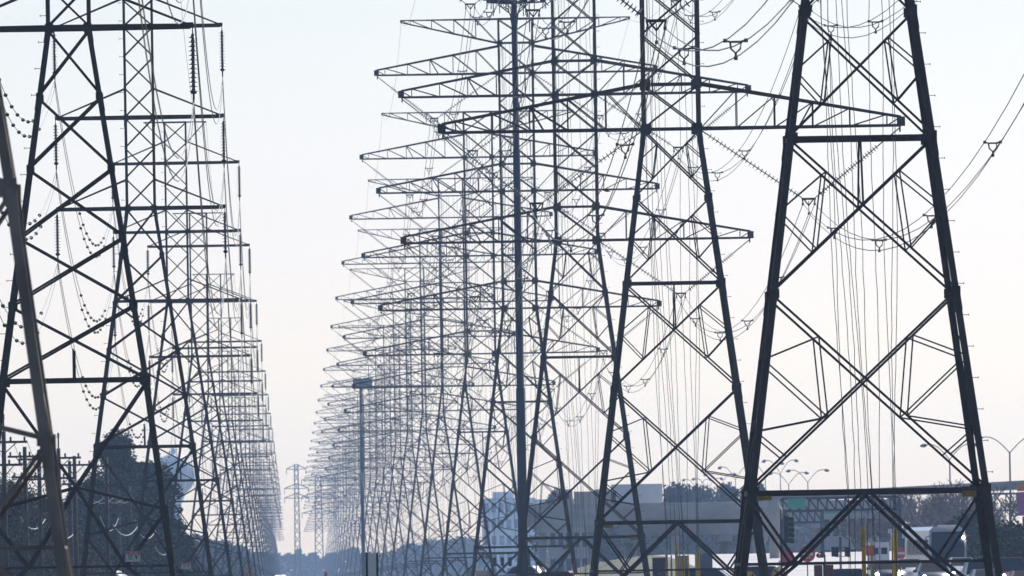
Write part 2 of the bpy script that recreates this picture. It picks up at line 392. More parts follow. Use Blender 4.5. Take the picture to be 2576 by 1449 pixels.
WOFF_R = [(-.25, -.22), (.25, -.22), (0, -.62)]
WOFF_L = [(0, -.12), (0, -.46)]

CAB = [(-1.1, -.53), (-1.0, -.48), (-.85, -.08), (-.68, .04), (-.45, .15), (-.25, .25), (.32, .42), (.65, .74), (.95, .86), (1.1, .88), (-.9, -.3)]
def cable_mesh(i):
    a, c = CAB[i]; b = MB(); ph = i * 1.7; pts = []
    zt, zb = HR(1.9), .25
    for k in range(70):
        t = k / 69; z = zt + (zb - zt) * t; zz = (HR(.84) - z) / (HR(.84) - HR(.135))
        x = a + (c - a) * min(1.0, max(0, zz)) ; x += .05 * math.sin(z * .5 + ph) + .035 * noise.noise(Vector((z * 1.4, i * 7.0, 0)))
        pts.append((x, .5 * math.sin(ph), z))
    b.tube(pts, .010, 4); return b
def guard_mesh(i):
    a, c = CAB[i]; ph = i * 1.7; y = .5 * math.sin(ph); b = MB(); h = [2.0, 1.9, 2.35, 2.0, 1.85, 2.1, 1.9, 2.05, 2.25, 2.1, 1.9][i]
    r = .06 if i in (2, 8) else .028
    b.lathe([(r, 0), (r * 1.05, h * .5), (r * .9, h - .1), (r * .5, h)], 8, (c, y, .1)); return b

def disc_mesh(r):
    return MB().lathe([(.03, -.04), (.045, -.035), (r * .5, -.008), (r, -.022), (r * 1.0, -.014), (r * .5, .012), (.058, .02), (.052, .06), (.03, .07)], 14).mesh('disc', M['glass_ins'], True)

# shared meshes ---------------------------------------------------
def bars_to_meshes(lst, m, pre):
    outl = []
    for name, p, q, s, n in lst: outl.append((name, MB().angle(p, q, s, n).mesh(name, m)))
    return outl
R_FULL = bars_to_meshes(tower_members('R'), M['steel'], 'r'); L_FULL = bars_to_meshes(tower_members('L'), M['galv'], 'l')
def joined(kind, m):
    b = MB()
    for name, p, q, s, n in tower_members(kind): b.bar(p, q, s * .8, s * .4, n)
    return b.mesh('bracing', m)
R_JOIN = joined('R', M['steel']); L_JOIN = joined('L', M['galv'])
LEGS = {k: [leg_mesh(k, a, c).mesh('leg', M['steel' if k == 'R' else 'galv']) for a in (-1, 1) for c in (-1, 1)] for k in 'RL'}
GUS = {k: gusset_mesh(k).mesh('joint_plates', M['steel' if k == 'R' else 'galv']) for k in 'RL'}
BOLT = {k: bolts_mesh(k).mesh('step_bolts', M['steel' if k == 'R' else 'galv']) for k in 'RL'}
ARMS = []
for h0, top in ((.968, 0), (1.378, 0), (1.79, 0), (1.98, 1)):
    for sg in (-1, 1):
        ch, webs, pl = arm_r(h0, sg, bool(top)); jb = MB(); jb.v = list(ch.v); jb.f = list(ch.f)
        for p, q, s, n in webs: jb.bar(p, q, s * .8, s * .4, n)
        k = len(jb.v); jb.v += pl.v; jb.f += [tuple(i + k for i in f) for f in pl.f]
        ARMS.append(dict(ch=ch.mesh('cross_arm', M['steel']), webs=[MB().angle(p, q, s, n).mesh('lattice_bar', M['steel']) for p, q, s, n in webs],
                         plate=pl.mesh('tip_plate', M['steel']), join=jb.mesh('cross_arm', M['steel']), h=h0, sg=sg, top=top))
STR_R = [(string_r(h, sg, o)).mesh('insulator_string', M['glass_ins']) for h in (.968, 1.378, 1.79) for sg in (-1, 1) for o in (True, False)]
YOKE_R = [yoke_r(h, sg).mesh('yoke_plate', M['galv']) for h in (.968, 1.378, 1.79) for sg in (-1, 1)]
CABM = [cable_mesh(i).mesh('cable', M['wire']) for i in range(11)]; GRDM = [guard_mesh(i).mesh('cable_guard', M['yellow']) for i in range(11)]
jc = MB()
for i in range(11): t = cable_mesh(i); k = len(jc.v); jc.v += t.v; jc.f += [tuple(a + k for a in f) for f in t.f]
CABJ = jc.mesh('cables', M['wire'])
# small placards on the lower strut
PLAC = MB().box((-3.0, -3.55, HR(.134) - .15), (.42, .02, .13)).mesh('placard', M['dull_yellow'])
PLAC2 = MB().box((2.85, -3.55, HR(.134) - .12), (.40, .02, .18)).mesh('placard', M['dull_yellow'])
PLAC3 = MB().box((2.85, -3.60, HR(.134) + .04), (.42, .02, .10)).mesh('placard', M['darkred'])

NR = 25
for n in range(NR):
    Y = Y0 + D * n; x = row_x('R', Y)
    full, mid = n <= 4, n <= 9
    where = ['splayed legs only', 'arm reaching the nearest', 'right of antenna pole', 'just behind antenna pole'][n] if n < 4 else ('greyed by haze' if n < 10 else 'faint blue')
    t = thing('transmission_tower', '%s of the long-armed lattice towers in the right row, %s' % (ORD[n], where), 'pylon', (x, Y, G(x, Y) * 0), 0, 'long-armed lattice towers in the right-hand row')
    for me in LEGS['R']: lg = place('leg', me, t)
    if full:
        place('step_bolts', BOLT['R'], lg, kind='stuff')
        for nm, me in R_FULL: place(nm, me, t)
        place('joint_plates', GUS['R'], t, kind='stuff')
    else: place('bracing', R_JOIN, t, kind='stuff')
    for a in ARMS:
        if n == 0 and a['h'] > 1.0: continue
        if n == 1 and a['h'] > 1.5: continue
        if full and n > 0:
            c = place('cross_arm', a['ch'], t)
            for w in a['webs']: place('lattice_bar', w, c)
            place('tip_plate', a['plate'], c)
        else: place('cross_arm', a['join'], t)
    if n <= 14:
        for i, me in enumerate(STR_R):
            if n == 0 and i > 7: continue
            place('insulator_string', me, t)
        for i, me in enumerate(YOKE_R): place('yoke_plate', me, t)
    if n <= 5:
        for me in CABM: place('cable', me, t)
        for i, me in enumerate(GRDM):
            if i in ((2, 4, 7, 8) if n == 0 else (1, 4, 8) if n >= 2 else range(11)): place('cable_guard', me, t)
        place('placard', PLAC, t); place('placard', PLAC2, t); place('placard', PLAC3, t)
    elif n < 12: place('cables', CABJ, t, kind='stuff')

# ------------------------------------------------------------------ row of narrow towers on the left
HL = lambda h: CAM + (h + 0.0145) * WL
def arm_l(h):
    z = HL(h); b = MB()
    for s in (-1, 1):
        y = s * .35
        b.angle((-3.5, s * .06, z), (-.64, s * .64, z), .16, Vector((0, s, 0))); b.angle((-.64, s * .64, z), (.64, s * .64, z), .16, Vector((0, s, 0))); b.angle((.64, s * .64, z), (3.5, s * .06, z), .16, Vector((0, s, 0)))
    for sg in (-1, 1): b.box((sg * 3.42, 0, z + .03), (.34, .2, .16)); b.box((sg * 3.56, 0, z - .07), (.03, .05, .14))
    return b
def tie_l(h, sg, s):
    return MB().angle((sg * 3.38, s * .05, HL(h) + .08), (sg * .64, s * .62, HL(h + .17)), .06, Vector((0, s, 0)))
ARML = [arm_l(h).mesh('cross_arm', M['galv']) for h in (2.255, 2.799, 3.343)]
TIEL = [[tie_l(h, sg, s).mesh('tie_bar', M['galv']) for sg in (-1, 1) for s in (-1, 1)] for h in (2.255, 2.799, 3.343)]
tb = MB(); z = HL(3.667)
for s in (-1, 1):
    tb.angle((-1.77, s * .1, z), (1.77, s * .1, z), .07, Vector((0, s, 0)))
    for sg in (-1, 1): tb.angle((sg * 1.7, s * .1, z), (sg * .64, s * .6, HL(3.505)), .05, Vector((0, s, 0)))
TOPL = tb.mesh('cross_arm', M['galv'])
DISC = disc_mesh(.13)
HOLD = 1.95
def hold_l():
    b = MB(); b.tube([(0, 0, 0), (0, 0, -.12)], .02, 6); b.tube([(0, 0, -.1), (0, 0, -1.75)], .04, 8)
    b.lathe([(.03, -.06), (.09, -.03), (.09, .03), (.03, .06)], 10, (0, 0, -1.78)); b.tube([(0, 0, -1.75), (0, 0, -HOLD - .05)], .035, 6)
    b.bar((0, -.2, -HOLD + .02 - .12), (0, .2, -HOLD + .02 - .12), .06, .05); b.bar((0, -.2, -HOLD - .46), (0, .2, -HOLD - .46), .06, .05); b.tube([(0, 0, -HOLD), (0, 0, -HOLD - .46)], .02, 5)
    return b
HOLDM = hold_l().mesh('insulator_string', M['black'])
jj = hold_l()
for i in range(13): jj.lathe([(.035, -.05), (.13, -.03), (.12, -.01), (.04, .05)], 8, (0, 0, -.20 - i * .128))
STRJ = jj.mesh('insulator_string', M['black'])
NL = 25
for n in range(-1, NL):
    Y = Y0 + D * n; x = row_x('L', Y); full = n <= 3; mid = n <= 8
    where = {-1: 'cut by left edge', 0: 'dark and X-braced', 1: 'three short arms', 2: 'partly behind another'}.get(n, 'greyed by haze' if n < 9 else 'faint blue')
    t = thing('transmission_tower', '%s of the short-armed narrow towers in the left row, %s' % (ORD[n + 1], where), 'pylon', (x, Y, 0), 0, 'narrow short-armed lattice towers in the left-hand row')
    for k, me in enumerate(LEGS['L']):
        lg = place('leg', me, t)
        if k == 0: l0 = lg
    if full:
        place('step_bolts', BOLT['L'], l0, kind='stuff')
        for nm, me in L_FULL: place(nm, me, t)
        place('joint_plates', GUS['L'], t, kind='stuff')
    else: place('bracing', L_JOIN, t, kind='stuff')
    if n >= 0:
        for i in range(3):
            if n == 0 and i > 1: continue
            c = place('cross_arm', ARML[i], t)
            for me in TIEL[i]: place('tie_bar', me, c)
            for sg in (-1, 1):
                if n <= 2:
                    s_ = place('insulator_string', HOLDM, t, (sg * 3.56, 0, HL((2.255, 2.799, 3.343)[i]) - .12))
                    for k in range(13): place('disc', DISC, s_, (0, 0, -.20 - k * .128))
                elif n <= 16: place('insulator_string', STRJ, t, (sg * 3.56, 0, HL((2.255, 2.799, 3.343)[i]) - .12))
        if n > 0: place('cross_arm', TOPL, t)

pale = mat('pale_brown_steel', (.17, .135, .115), .6, .1, .45, 1.2, dirt=(.09, .06, .045))  # lighter brown steel colour, on the nearest left tower only
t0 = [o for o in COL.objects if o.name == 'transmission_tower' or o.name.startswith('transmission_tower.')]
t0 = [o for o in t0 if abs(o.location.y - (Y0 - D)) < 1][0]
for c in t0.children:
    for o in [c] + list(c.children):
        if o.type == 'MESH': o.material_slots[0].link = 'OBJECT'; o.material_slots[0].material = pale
# danger signs on the lower braces of the near narrow towers
for n, px, py in ((0, 334, 1400), (1, 468, 1423)):
    Y = Y0 + D * n - 3.6; p = at(px, py, Y); w, h = (.43, .30) if n == 0 else (.42, .28)
    t = thing('danger_sign', ('small white sign with red DANGER band on the dark X-braced narrow tower' if n == 0 else 'fainter red and white sign half hidden by a narrow tower leg'), 'warning sign', p)
    MB().box((0, 0, 0), (w, .01, h)).build('panel', M['sheet'], t)
    MB().box((0, -.008, h * .34), (w * .96, .006, h * .28)).build('band', M['redpaint'], t)
    me = text_mesh('\u26a0 DANGER' if False else 'DANGER', h * .23, M['white']); place('lettering', me, t, (.03, -.014, h * .34), (math.pi / 2, 0, 0))
    b = MB(); b.quads([(-w * .42, -.014, h * .25), (-w * .32, -.014, h * .25), (-w * .37, -.014, h * .42)], [(0, 1, 2)]); b.build('warning_triangle', M['white'], t)
    b = MB()
    for k, (a, c) in enumerate(((-.3, .05), (-.28, .02), (-.3, .05), (-.26, .0))): b.box((w * (a + c) / 2 * 1.2, -.008, h * (.08 - .12 * k)), (w * (c - a) * .9, .004, h * .045))
    b.build('small_print', M['black'], t)
    b = MB(); b.lathe([(.001, 0), (.02, 0), (.02, .004)], 8, (w * .2, -.008, h * .06), (0, -1, 0)); b.bar((w * .2, -.01, h * .0), (w * .27, -.01, -h * .26), .03, .004); b.bar((w * .22, -.01, -h * .05), (w * .34, -.01, h * .04), .016, .004)
    b.bar((w * .36, -.01, h * .1), (w * .42, -.01, h * .0), .022, .004); b.build('figure_pictogram', M['black'], t)

# ------------------------------------------------------------------ conductors
def span_pts(A, B, sag, k=14):
    return [A + (B - A) * (i / k) - Vector((0, 0, 4 * sag * (i / k) * (1 - i / k))) for i in range(k + 1)]
def sp(A, B, sag, t): return A + (B - A) * t - Vector((0, 0, 4 * sag * t * (1 - t)))
SPACER = MB()
SPACER.tube([(.25, 0, 0), (.12, 0, -.03), (-.12, 0, -.03), (-.25, 0, 0)], .03, 5); SPACER.tube([(-.13, 0, -.05), (-.11, 0, -.2), (0, 0, -.3), (.11, 0, -.2), (.13, 0, -.05)], .025, 5); SPACER.tube([(0, 0, -.3), (0, 0, -.42)], .03, 5)
for q in ((.25, 0, 0), (-.25, 0, 0), (0, 0, -.42)): SPACER.box(q, (.09, .12, .09))
SPM = SPACER.mesh('spacer', M['wire'])
lvn = ['lowest', 'middle', 'topmost']
for li, h0 in enumerate((.968, 1.378, 1.79)):
    for sg in (-1, 1):
        t = thing('power_line', '%s three-wire bundle hung on the %s side of the long-armed towers' % (lvn[li], 'left' if sg < 0 else 'right'), 'power line', (0, 0, 0), 0, 'triple wire bundles of the long-armed row')
        for wi, (dx, dz) in enumerate(WOFF_R):
            b = MB(); pts = []
            for n in range(-1, 16):
                YA, YB = Y0 + D * n, Y0 + D * (n + 1)
                A_ = Vector((row_x('R', YA) + sg * YX + dx, YA, HR(h0) - YZ + dz)); B_ = Vector((row_x('R', YB) + sg * YX + dx, YB, HR(h0) - YZ + dz))
                q = span_pts(A_, B_, 3.4 + .1 * sg, 16 if n < 6 else 8); pts += q[:-1]
            b.tube(pts, .017, 4); b.build('wire', M['wire'], t)
        for n in range(-1, 7):
            YA, YB = Y0 + D * n, Y0 + D * (n + 1)
            A_ = Vector((row_x('R', YA) + sg * YX, YA, HR(h0) - YZ - .22)); B_ = Vector((row_x('R', YB) + sg * YX, YB, HR(h0) - YZ - .22))
            for tt in (.2, .42, .64, .86): place('spacer', SPM, t, sp(A_, B_, 3.4 + .1 * sg, tt))
for sg in (-1, 1):
    b = MB(); pts = []
    for n in range(1, 16):
        YA, YB = Y0 + D * n, Y0 + D * (n + 1); A_ = Vector((row_x('R', YA) + sg * 7.97, YA, HR(1.97))); B_ = Vector((row_x('R', YB) + sg * 7.97, YB, HR(1.97)))
        pts += span_pts(A_, B_, 2.6, 8)[:-1]
    b.tube(pts, .009, 4); tag(b.build('earth_wire', M['wire']), 'thin single wire strung along the %s tips of the flat top arms' % ('left' if sg < 0 else 'right'), 'wire')
BALL = MB().lathe([(.012, -.085), (.05, -.06), (.075, 0), (.05, .06), (.012, .085)], 8).mesh('marker', M['black'])
for li, h0 in enumerate((2.255, 2.799, 3.343)):
    for sg in (-1, 1):
        zz = HL(h0) - .12 - HOLD
        t = thing('power_line', '%s wire pair hung on the %s side of the narrow towers%s' % (lvn[li], 'left' if sg < 0 else 'right', ', black beads on it' if sg < 0 else ''), 'power line', (0, 0, 0), 0, 'twin wires of the narrow tower row')
        for wi, (dx, dz) in enumerate(WOFF_L):
            b = MB(); pts = []; sag = 4.4 + .25 * wi if sg < 0 else 4.0 + .25 * wi
            for n in range(-2, 15):
                YA, YB = Y0 + D * n, Y0 + D * (n + 1)
                A_ = Vector((row_x('L', YA) + sg * 3.56, YA, zz + dz)); B_ = Vector((row_x('L', YB) + sg * 3.56, YB, zz + dz))
                pts += span_pts(A_, B_, sag, 18 if n < 5 else 8)[:-1]
                if sg < 0 and -1 <= n <= 3:
                    for k in range(9):
                        tt = .34 + .055 * k + .012 * wi
                        place('marker', BALL, t, sp(A_, B_, sag, tt), (math.radians(90), 0, 0))
            b.tube(pts, .014, 4); b.build('wire', M['wire'], t)
b = MB(); pts = []
for n in range(-1, 15):
    YA, YB = Y0 + D * n, Y0 + D * (n + 1); pts += span_pts(Vector((row_x('L', YA) + 1.75, YA, HL(3.667))), Vector((row_x('L', YB) + 1.75, YB, HL(3.667))), 3.0, 8)[:-1]
b.tube(pts, .008, 4); tag(b.build('earth_wire', M['wire']), 'thin single wire strung along the tops of the narrow left-hand towers', 'wire')

# ------------------------------------------------------------------ antenna monopole
YM = 1150.0; pm = at(1300, 1449, YM); t = thing('antenna_pole', 'dark tapered antenna pole rising between the long-armed towers to a cluttered platform', 'antenna pole', (at(1305, 724, YM).x + .0, YM, 0))
# world-vertical pole; the roll of the camera leans it in the picture
zt = at(1297, 2, YM).z
MB().lathe([(.31, 0), (.29, zt * .35), (.25, zt * .35 + .02), (.23, zt * .75), (.20, zt * .75 + .02), (.19, zt + 1.2)], 14).build('pole', M['monopole'], t, True)
b = MB()
for a in range(3):
    an = math.radians(a * 120 - 90 + 8); c, s = math.cos(an), math.sin(an); c2, s2 = math.cos(an + 2.094), math.sin(an + 2.094)
    b.tube([(0, 0, zt - .1), (c * 1.1, s * 1.1, zt - .1)], .06, 6); b.tube([(0, 0, zt - 1.0), (c * 1.1, s * 1.1, zt - .2)], .04, 6)
    for dz in (-.12, .55):
        tx, ty = -s, c; b.tube([(c * 1.1 + tx * 1.75, s * 1.1 + ty * 1.75, zt + dz), (c * 1.1 - tx * 1.75, s * 1.1 - ty * 1.75, zt + dz)], .05, 6)
b.lathe([(.3, -.1), (.55, 0), (.55, .08), (.3, .12)], 12, (0, 0, zt - .1)); b.build('platform', M['monopole'], t)
for a in range(3):
    an = math.radians(a * 120 - 90 + 8); c, s = math.cos(an), math.sin(an); tx, ty = -s, c
    for k in range(4):
        o = -1.65 + 1.1 * k; x_, y_ = c * 1.2 + tx * o, s * 1.2 + ty * o
        b = MB(); b.tube([(x_, y_, zt - .55 - .2 * (k % 3)), (x_, y_, zt + 1.6)], .035, 6)
        b.box((x_ + c * .12, y_ + s * .12, zt + .75), (.24, .2, 1.5)); b.build('antenna_panel', M['monopole'], t)
        b = MB(); b.box((x_ - c * .15, y_ - s * .15, zt + .1), (.3, .22, .42)); b.build('radio_unit', M['monopole'], t)
for k in range(12):
    an = random.uniform(0, 6.28); rr = random.uniform(.7, 1.3); c, s = math.cos(an), math.sin(an); b = MB()
    pts = [(c * rr, s * rr, zt), (c * rr * .9, s * rr * .9, zt - .25 - random.random() * .15), (c * rr * .5, s * rr * .5, zt - .35 - random.random() * .2), (c * .25, s * .25, zt - .8 - random.random() * .3), (c * .17, s * .17, zt - 1.6)]
    b.tube(pts, .022, 5); b.build('cable', M['black'], t)
b = MB(); b.tube([(.95, -.4, zt - 2.0), (.95, -.4, zt + .6)], .04, 6); b.build('whip_antenna', M['monopole'], t)

# ------------------------------------------------------------------ wooden poles at left
POLES = [(9, 1085, 3.0), (62, 1124, 2.4), (98, 1131, 3.0), (147, 1128, 3.2), (187, 1147, 2.6), (175, 1160, 0), (267, 1150, 2.6), (298, 1233, 1.8), (326, 1222, 2.6), (341, 1252, 2.2), (371, 1268, 1.8), (392, 1290, 0), (410, 1300, 2.2), (428, 1322, 1.6)]
def pole(i, px, py, aw):
    H = 9.0; sc = (1472 - .0166 * (px - PX0) - py) / (H - CAM); Y = FPX / sc
    x = at(px, py, Y).x; t = thing('utility_pole', '%s wooden utility pole from the left edge, %s' % (ORD[i].replace(' nearest', '').replace('nearest', 'first') if i else 'first', 'its crossarm carrying white insulators' if aw else 'without any crossarm'), 'utility pole', (x, Y, 0), 0, 'wooden utility poles along the left')
    MB().lathe([(.16, 0), (.14, H * .4), (.11, H)], 8).build('pole', M['wood'], t, True)
    if aw:
        for z_, w_ in ((H - .55, aw * .8), (H - 1.7, aw * .62)):
            b = MB(); b.bar((-w_ / 2, -.16, z_), (w_ / 2, -.16, z_), .12, .1); b.bar((-w_ * .28, -.2, z_), (0, -.16, z_ - .6), .05); b.bar((w_ * .28, -.2, z_), (0, -.16, z_ - .6), .05)
            b.build('crossarm', M['wood'], t)
            for k in range(4):
                b = MB(); xx = -w_ / 2 + .15 + (w_ - .3) * k / 3; b.lathe([(.02, 0), (.07, .04), (.04, .1), (.07, .14), (.03, .22)], 8, (xx, -.16, z_ + .05)); b.build('insulator', M['galv'], t)
        if i % 3 == 2:
            b = MB(); b.lathe([(.05, 0), (.22, .02), (.22, .8), (.1, .86)], 12, (.36, -.1, H - 3.6)); b.tube([(.3, -.1, H - 2.7), (.2, -.14, H - 2.2)], .03, 5); b.build('transformer', M['galv'], t)
        elif i % 3 == 0:
            b = MB(); b.tube([(0, -.1, H - .2), (0, -.1, H + .7)], .05, 6); b.lathe([(.03, 0), (.09, .03), (.04, .12), (.08, .16), (.03, .3)], 8, (0, -.1, H + .6)); b.build('top_insulator', M['wood'], t)
    return Vector((x, Y, H - .6))
tops = [pole(i, *p) for i, p in enumerate(POLES)]
tw = [tops[k] for k in (0, 2, 4, 7, 10, 12)]
for j, dx in enumerate((-1.2, -.4, .5, 1.2)):
    b = MB(); pts = []
    for A_, B_ in zip(tw[:-1], tw[1:]): pts += span_pts(A_ + Vector((dx, 0, 0)), B_ + Vector((dx, 0, 0)), 1.2, 8)[:-1]
    b.tube(pts, .014, 4); tag(b.build('overhead_wire', M['wire']), '%s thin wire strung on the wooden pole crossarms at left' % ['first from the left,', 'second from the left,', 'third from the left,', 'rightmost'][j], 'wire', 'wires on the wooden poles')
# pale festoons of slack cable low down in front of the far trees
for j, (px, py, Y, w, s_) in enumerate(((52, 1300, 1100, 62, 28), (132, 1328, 1120, 60, 24), (252, 1298, 1250, 46, 34), (285, 1320, 1300, 60, 24), (480, 1340, 1500, 40, 18), (345, 1330, 1400, 46, 22), (390, 1375, 1400, 40, 18))):
    p = at(px, py, Y); q = at(px + w, py + 6, Y + 6); sc = FPX / Y
    b = MB(); b.tube([v for v in span_pts(p, q, s_ / sc, 10)], .03, 4)
    tag(b.build('slack_cable', mat('pale_cable', (.5, .48, .45), .3) if j == 0 else bpy.data.materials['pale_cable']), ['pale drooping cable lowest at the left edge', 'pale drooping cable between the first wooden poles', 'short pale cable looping before the dark tree', 'wide pale cable sagging left of the danger sign', 'small pale cable hanging right of the danger sign', 'pale cable looped just above the danger sign', 'pale cable sagging to the right of the tree base'][j], 'cable', 'pale drooping cables by the wooden poles')

# ------------------------------------------------------------------ trees
def leafy(seed, R, H, trunk, nleaf, mleaf, blobs, ls=.22):
    """returns (trunk mesh, crown mesh): leaf sized faces in clumps round limb ends"""
    rnd = random.Random(seed); tb = MB(); tb.tube([(0, 0, 0), (.1, 0, trunk * .6), (0, .1, trunk), (.1, 0, H * .8)], [R * .07, R * .055, R * .045, .04], 8)
    cb = MB(); cl = []
    for _ in range(blobs):
        a = rnd.uniform(0, 6.283); rr = R * math.sqrt(rnd.random()) * .8; z = trunk * .7 + (H - trunk * .7) * rnd.random() ** .8
        k = 1 - ((z - trunk * .7) / (H - trunk * .7)) ** 2 * .75; c = Vector((rr * k * math.cos(a), rr * k * math.sin(a), z - .1 * R)); cl.append((c, R * rnd.uniform(.16, .32)))
        tb.tube([(0, 0, trunk * .5 + z * .3), c * .6 + Vector((0, 0, z * .3)), c], [R * .025, R * .015, .015], 4, False)
    for i in range(nleaf):
        c, r = rnd.choice(cl); d = Vector((rnd.gauss(0, 1), rnd.gauss(0, 1), rnd.gauss(0, .8))).normalized() * r * rnd.random() ** .4
        p = c + d; n = Vector((rnd.gauss(0, 1), rnd.gauss(0, 1), rnd.gauss(0, 1))).normalized(); u = n.orthogonal().normalized() * ls * rnd.uniform(.5, 1.2); v = n.cross(u).normalized() * ls * rnd.uniform(.4, .9)
        cb.quads([p - u, p - v * .8, p + u, p + v], [(0, 1, 2, 3)])
    return tb.mesh('trunk', M['bark']), cb.mesh('crown', mleaf)
def bare(seed, H):
    rnd = random.Random(seed); b = MB()
    def br(p, d, L, r, k):
        q = p + d * L; b.tube([p, p + d * L * .5 + Vector((rnd.gauss(0, .04), rnd.gauss(0, .04), 0)) * L, q], [r, r * .8, r * .6], 4 if k > 1 else 6, False)
        if k >= 5: return
        for _ in range(3 if k < 4 else 2):
            dd = (d + Vector((rnd.gauss(0, .42), rnd.gauss(0, .42), rnd.uniform(0, .35)))).normalized(); br(p + d * L * rnd.uniform(.5, 1), dd, L * rnd.uniform(.6, .82), r * .66, k + 1)
    br(Vector((0, 0, 0)), Vector((0, 0, 1)), H * .28, H * .018, 0); return b
def put_tree(tm, cm, px, py_top, Y, H, label, kind='tree', sx=1.0, rz=0, group=None, name='broadleaf_tree'):
    p = at(px, py_top, Y); s = (p.z) / H; t = thing(name, label, kind, (p.x, Y, G(p.x, Y)), rz, group); t.scale = (s * sx, s * sx, s)
    place('trunk', tm, t)
    if cm: place('crown', cm, t)
    else: t.children[0].name = 'branches'
    return t
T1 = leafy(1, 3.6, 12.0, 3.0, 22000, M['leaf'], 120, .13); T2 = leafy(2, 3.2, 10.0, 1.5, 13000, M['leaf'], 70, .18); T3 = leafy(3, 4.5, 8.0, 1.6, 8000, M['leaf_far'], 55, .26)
B1 = leafy(4, 3.0, 4.0, .3, 34000, M['leaf_olive'], 260, .055); B2 = leafy(5, 3.2, 4.0, .3, 9000, M['leaf'], 60, .15)
put_tree(*T1, 285, 1092, 1500, 12, 'tall dark evergreen tree with a ragged top behind the left towers', group=None, sx=1.0)
put_tree(*T2, 372, 1166, 1540, 10, 'rounder dark green tree in front of the hazy water tower', sx=1.35)
put_tree(*T1, 225, 1218, 1600, 12, 'low dark shoulder of foliage left of the tall evergreen tree', sx=1.5, rz=2)
put_tree(*T2, 325, 1195, 1520, 10, 'dense dark green tree filling the gap between two taller crowns', sx=1.3, rz=4)
put_tree(*B1, 22, 1232, 1190, 4, 'olive shrub with sunlit leaves at the left edge', 'shrub', 1.0, 0, 'olive shrubs at the lower left', 'shrub')
put_tree(*B1, -12, 1225, 1170, 4, 'olive shrub cut off by the left edge of the picture', 'shrub', 1.1, 1, 'olive shrubs at the lower left', 'shrub')
put_tree(*B1, 85, 1280, 1230, 4, 'olive shrub behind the thick leg of the nearest left tower', 'shrub', 1.2, 2, 'olive shrubs at the lower left', 'shrub')
put_tree(*B1, 140, 1335, 1260, 4, 'rightmost low olive shrub beside the thick tower leg', 'shrub', 1.2, 3, 'olive shrubs at the lower left', 'shrub')
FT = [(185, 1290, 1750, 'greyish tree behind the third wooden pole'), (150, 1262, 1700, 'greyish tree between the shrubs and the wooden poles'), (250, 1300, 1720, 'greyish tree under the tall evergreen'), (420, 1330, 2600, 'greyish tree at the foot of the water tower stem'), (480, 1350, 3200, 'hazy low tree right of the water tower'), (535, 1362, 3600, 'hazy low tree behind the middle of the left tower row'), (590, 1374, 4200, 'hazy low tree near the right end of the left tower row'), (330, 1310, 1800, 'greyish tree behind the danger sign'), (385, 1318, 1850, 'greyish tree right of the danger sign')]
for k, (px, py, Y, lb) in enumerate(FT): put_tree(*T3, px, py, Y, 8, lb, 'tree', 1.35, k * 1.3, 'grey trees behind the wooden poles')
BT = [bare(11, 9), bare(12, 9), bare(13, 9)]; BTM = [x.mesh('trunk', M['twig']) for x in BT]
for k, (px, py, Y, lb) in enumerate(((2290, 1225, 1750, 'bare tree left of the parked coach'), (2325, 1213, 1700, 'bare tree rising above the left half of the coach'), (2362, 1205, 1720, 'bare tree with the tallest twigs above the coach'), (2400, 1207, 1680, 'bare tree above the right half of the coach'), (2440, 1222, 1700, 'bare tree left of the right leg of the nearest tower'), (2480, 1230, 1690, 'bare tree behind the right leg of the nearest tower'), (2530, 1250, 1640, 'bare tree below the magenta billboard'), (2575, 1270, 1600, 'bare tree at the right edge of the picture'), (2260, 1262, 1800, 'short bare tree beside the pale roadside building'), (2345, 1222, 1760, 'bare tree half hidden behind the coach roof'), (2420, 1230, 1740, 'thin bare tree behind the green bush'))):
    t = put_tree(BTM[k % 3], None, px, py, Y, 9, lb, 'tree', 1.5, k * 2.1, 'bare trees behind the coach', 'bare_tree')
tk = MB(); rq = random.Random(3)
for k in range(9):
    bb = bare(40 + k, 6.5 + 1.5 * rq.random()); ox, oy, kk = rq.uniform(-4.5, 4.5), rq.uniform(-3, 3), len(tk.v)
    tk.v += [(x + ox, y + oy, z) for x, y, z in bb.v]; tk.f += [tuple(i + kk for i in f) for f in bb.f]
TKM = tk.mesh('branches', M['twig'])
for k, (px, py, Y, lb) in enumerate(((2310, 1262, 1800, 'brown leafless thicket left of the coach'), (2370, 1252, 1810, 'brown leafless thicket behind the coach'), (2440, 1258, 1790, 'brown leafless thicket right of the coach'), (2520, 1290, 1770, 'brown leafless thicket at the far right'), (2250, 1290, 1830, 'brown leafless thicket by the pale roadside building'))):
    put_tree(TKM, None, px, py, Y, 7.5, lb, 'thicket', 1.25, k, 'brown thickets behind the coach', 'thicket')
put_tree(*B2, 2432, 1345, 1300, 4, 'green bush right of the coach', 'bush', 1.0, 0, None, 'bush'); put_tree(*B2, 2552, 1338, 1130, 4, 'large dark bush at the lower right corner', 'bush', 1.4, 2, None, 'bush')
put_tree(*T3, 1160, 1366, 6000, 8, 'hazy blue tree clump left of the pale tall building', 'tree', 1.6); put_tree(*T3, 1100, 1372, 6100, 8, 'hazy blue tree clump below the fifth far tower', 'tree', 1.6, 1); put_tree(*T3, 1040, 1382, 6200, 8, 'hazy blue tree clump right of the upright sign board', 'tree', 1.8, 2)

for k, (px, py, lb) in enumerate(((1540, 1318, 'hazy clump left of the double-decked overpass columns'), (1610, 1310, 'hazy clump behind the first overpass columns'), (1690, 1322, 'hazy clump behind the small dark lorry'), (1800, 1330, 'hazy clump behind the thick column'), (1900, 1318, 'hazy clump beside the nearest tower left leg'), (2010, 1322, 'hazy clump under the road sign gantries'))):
    put_tree(*T3, px, py, 2700 + 60 * k, 8, lb, 'tree', 2.4, k * 1.7, 'hazy trees seen under the overpass')
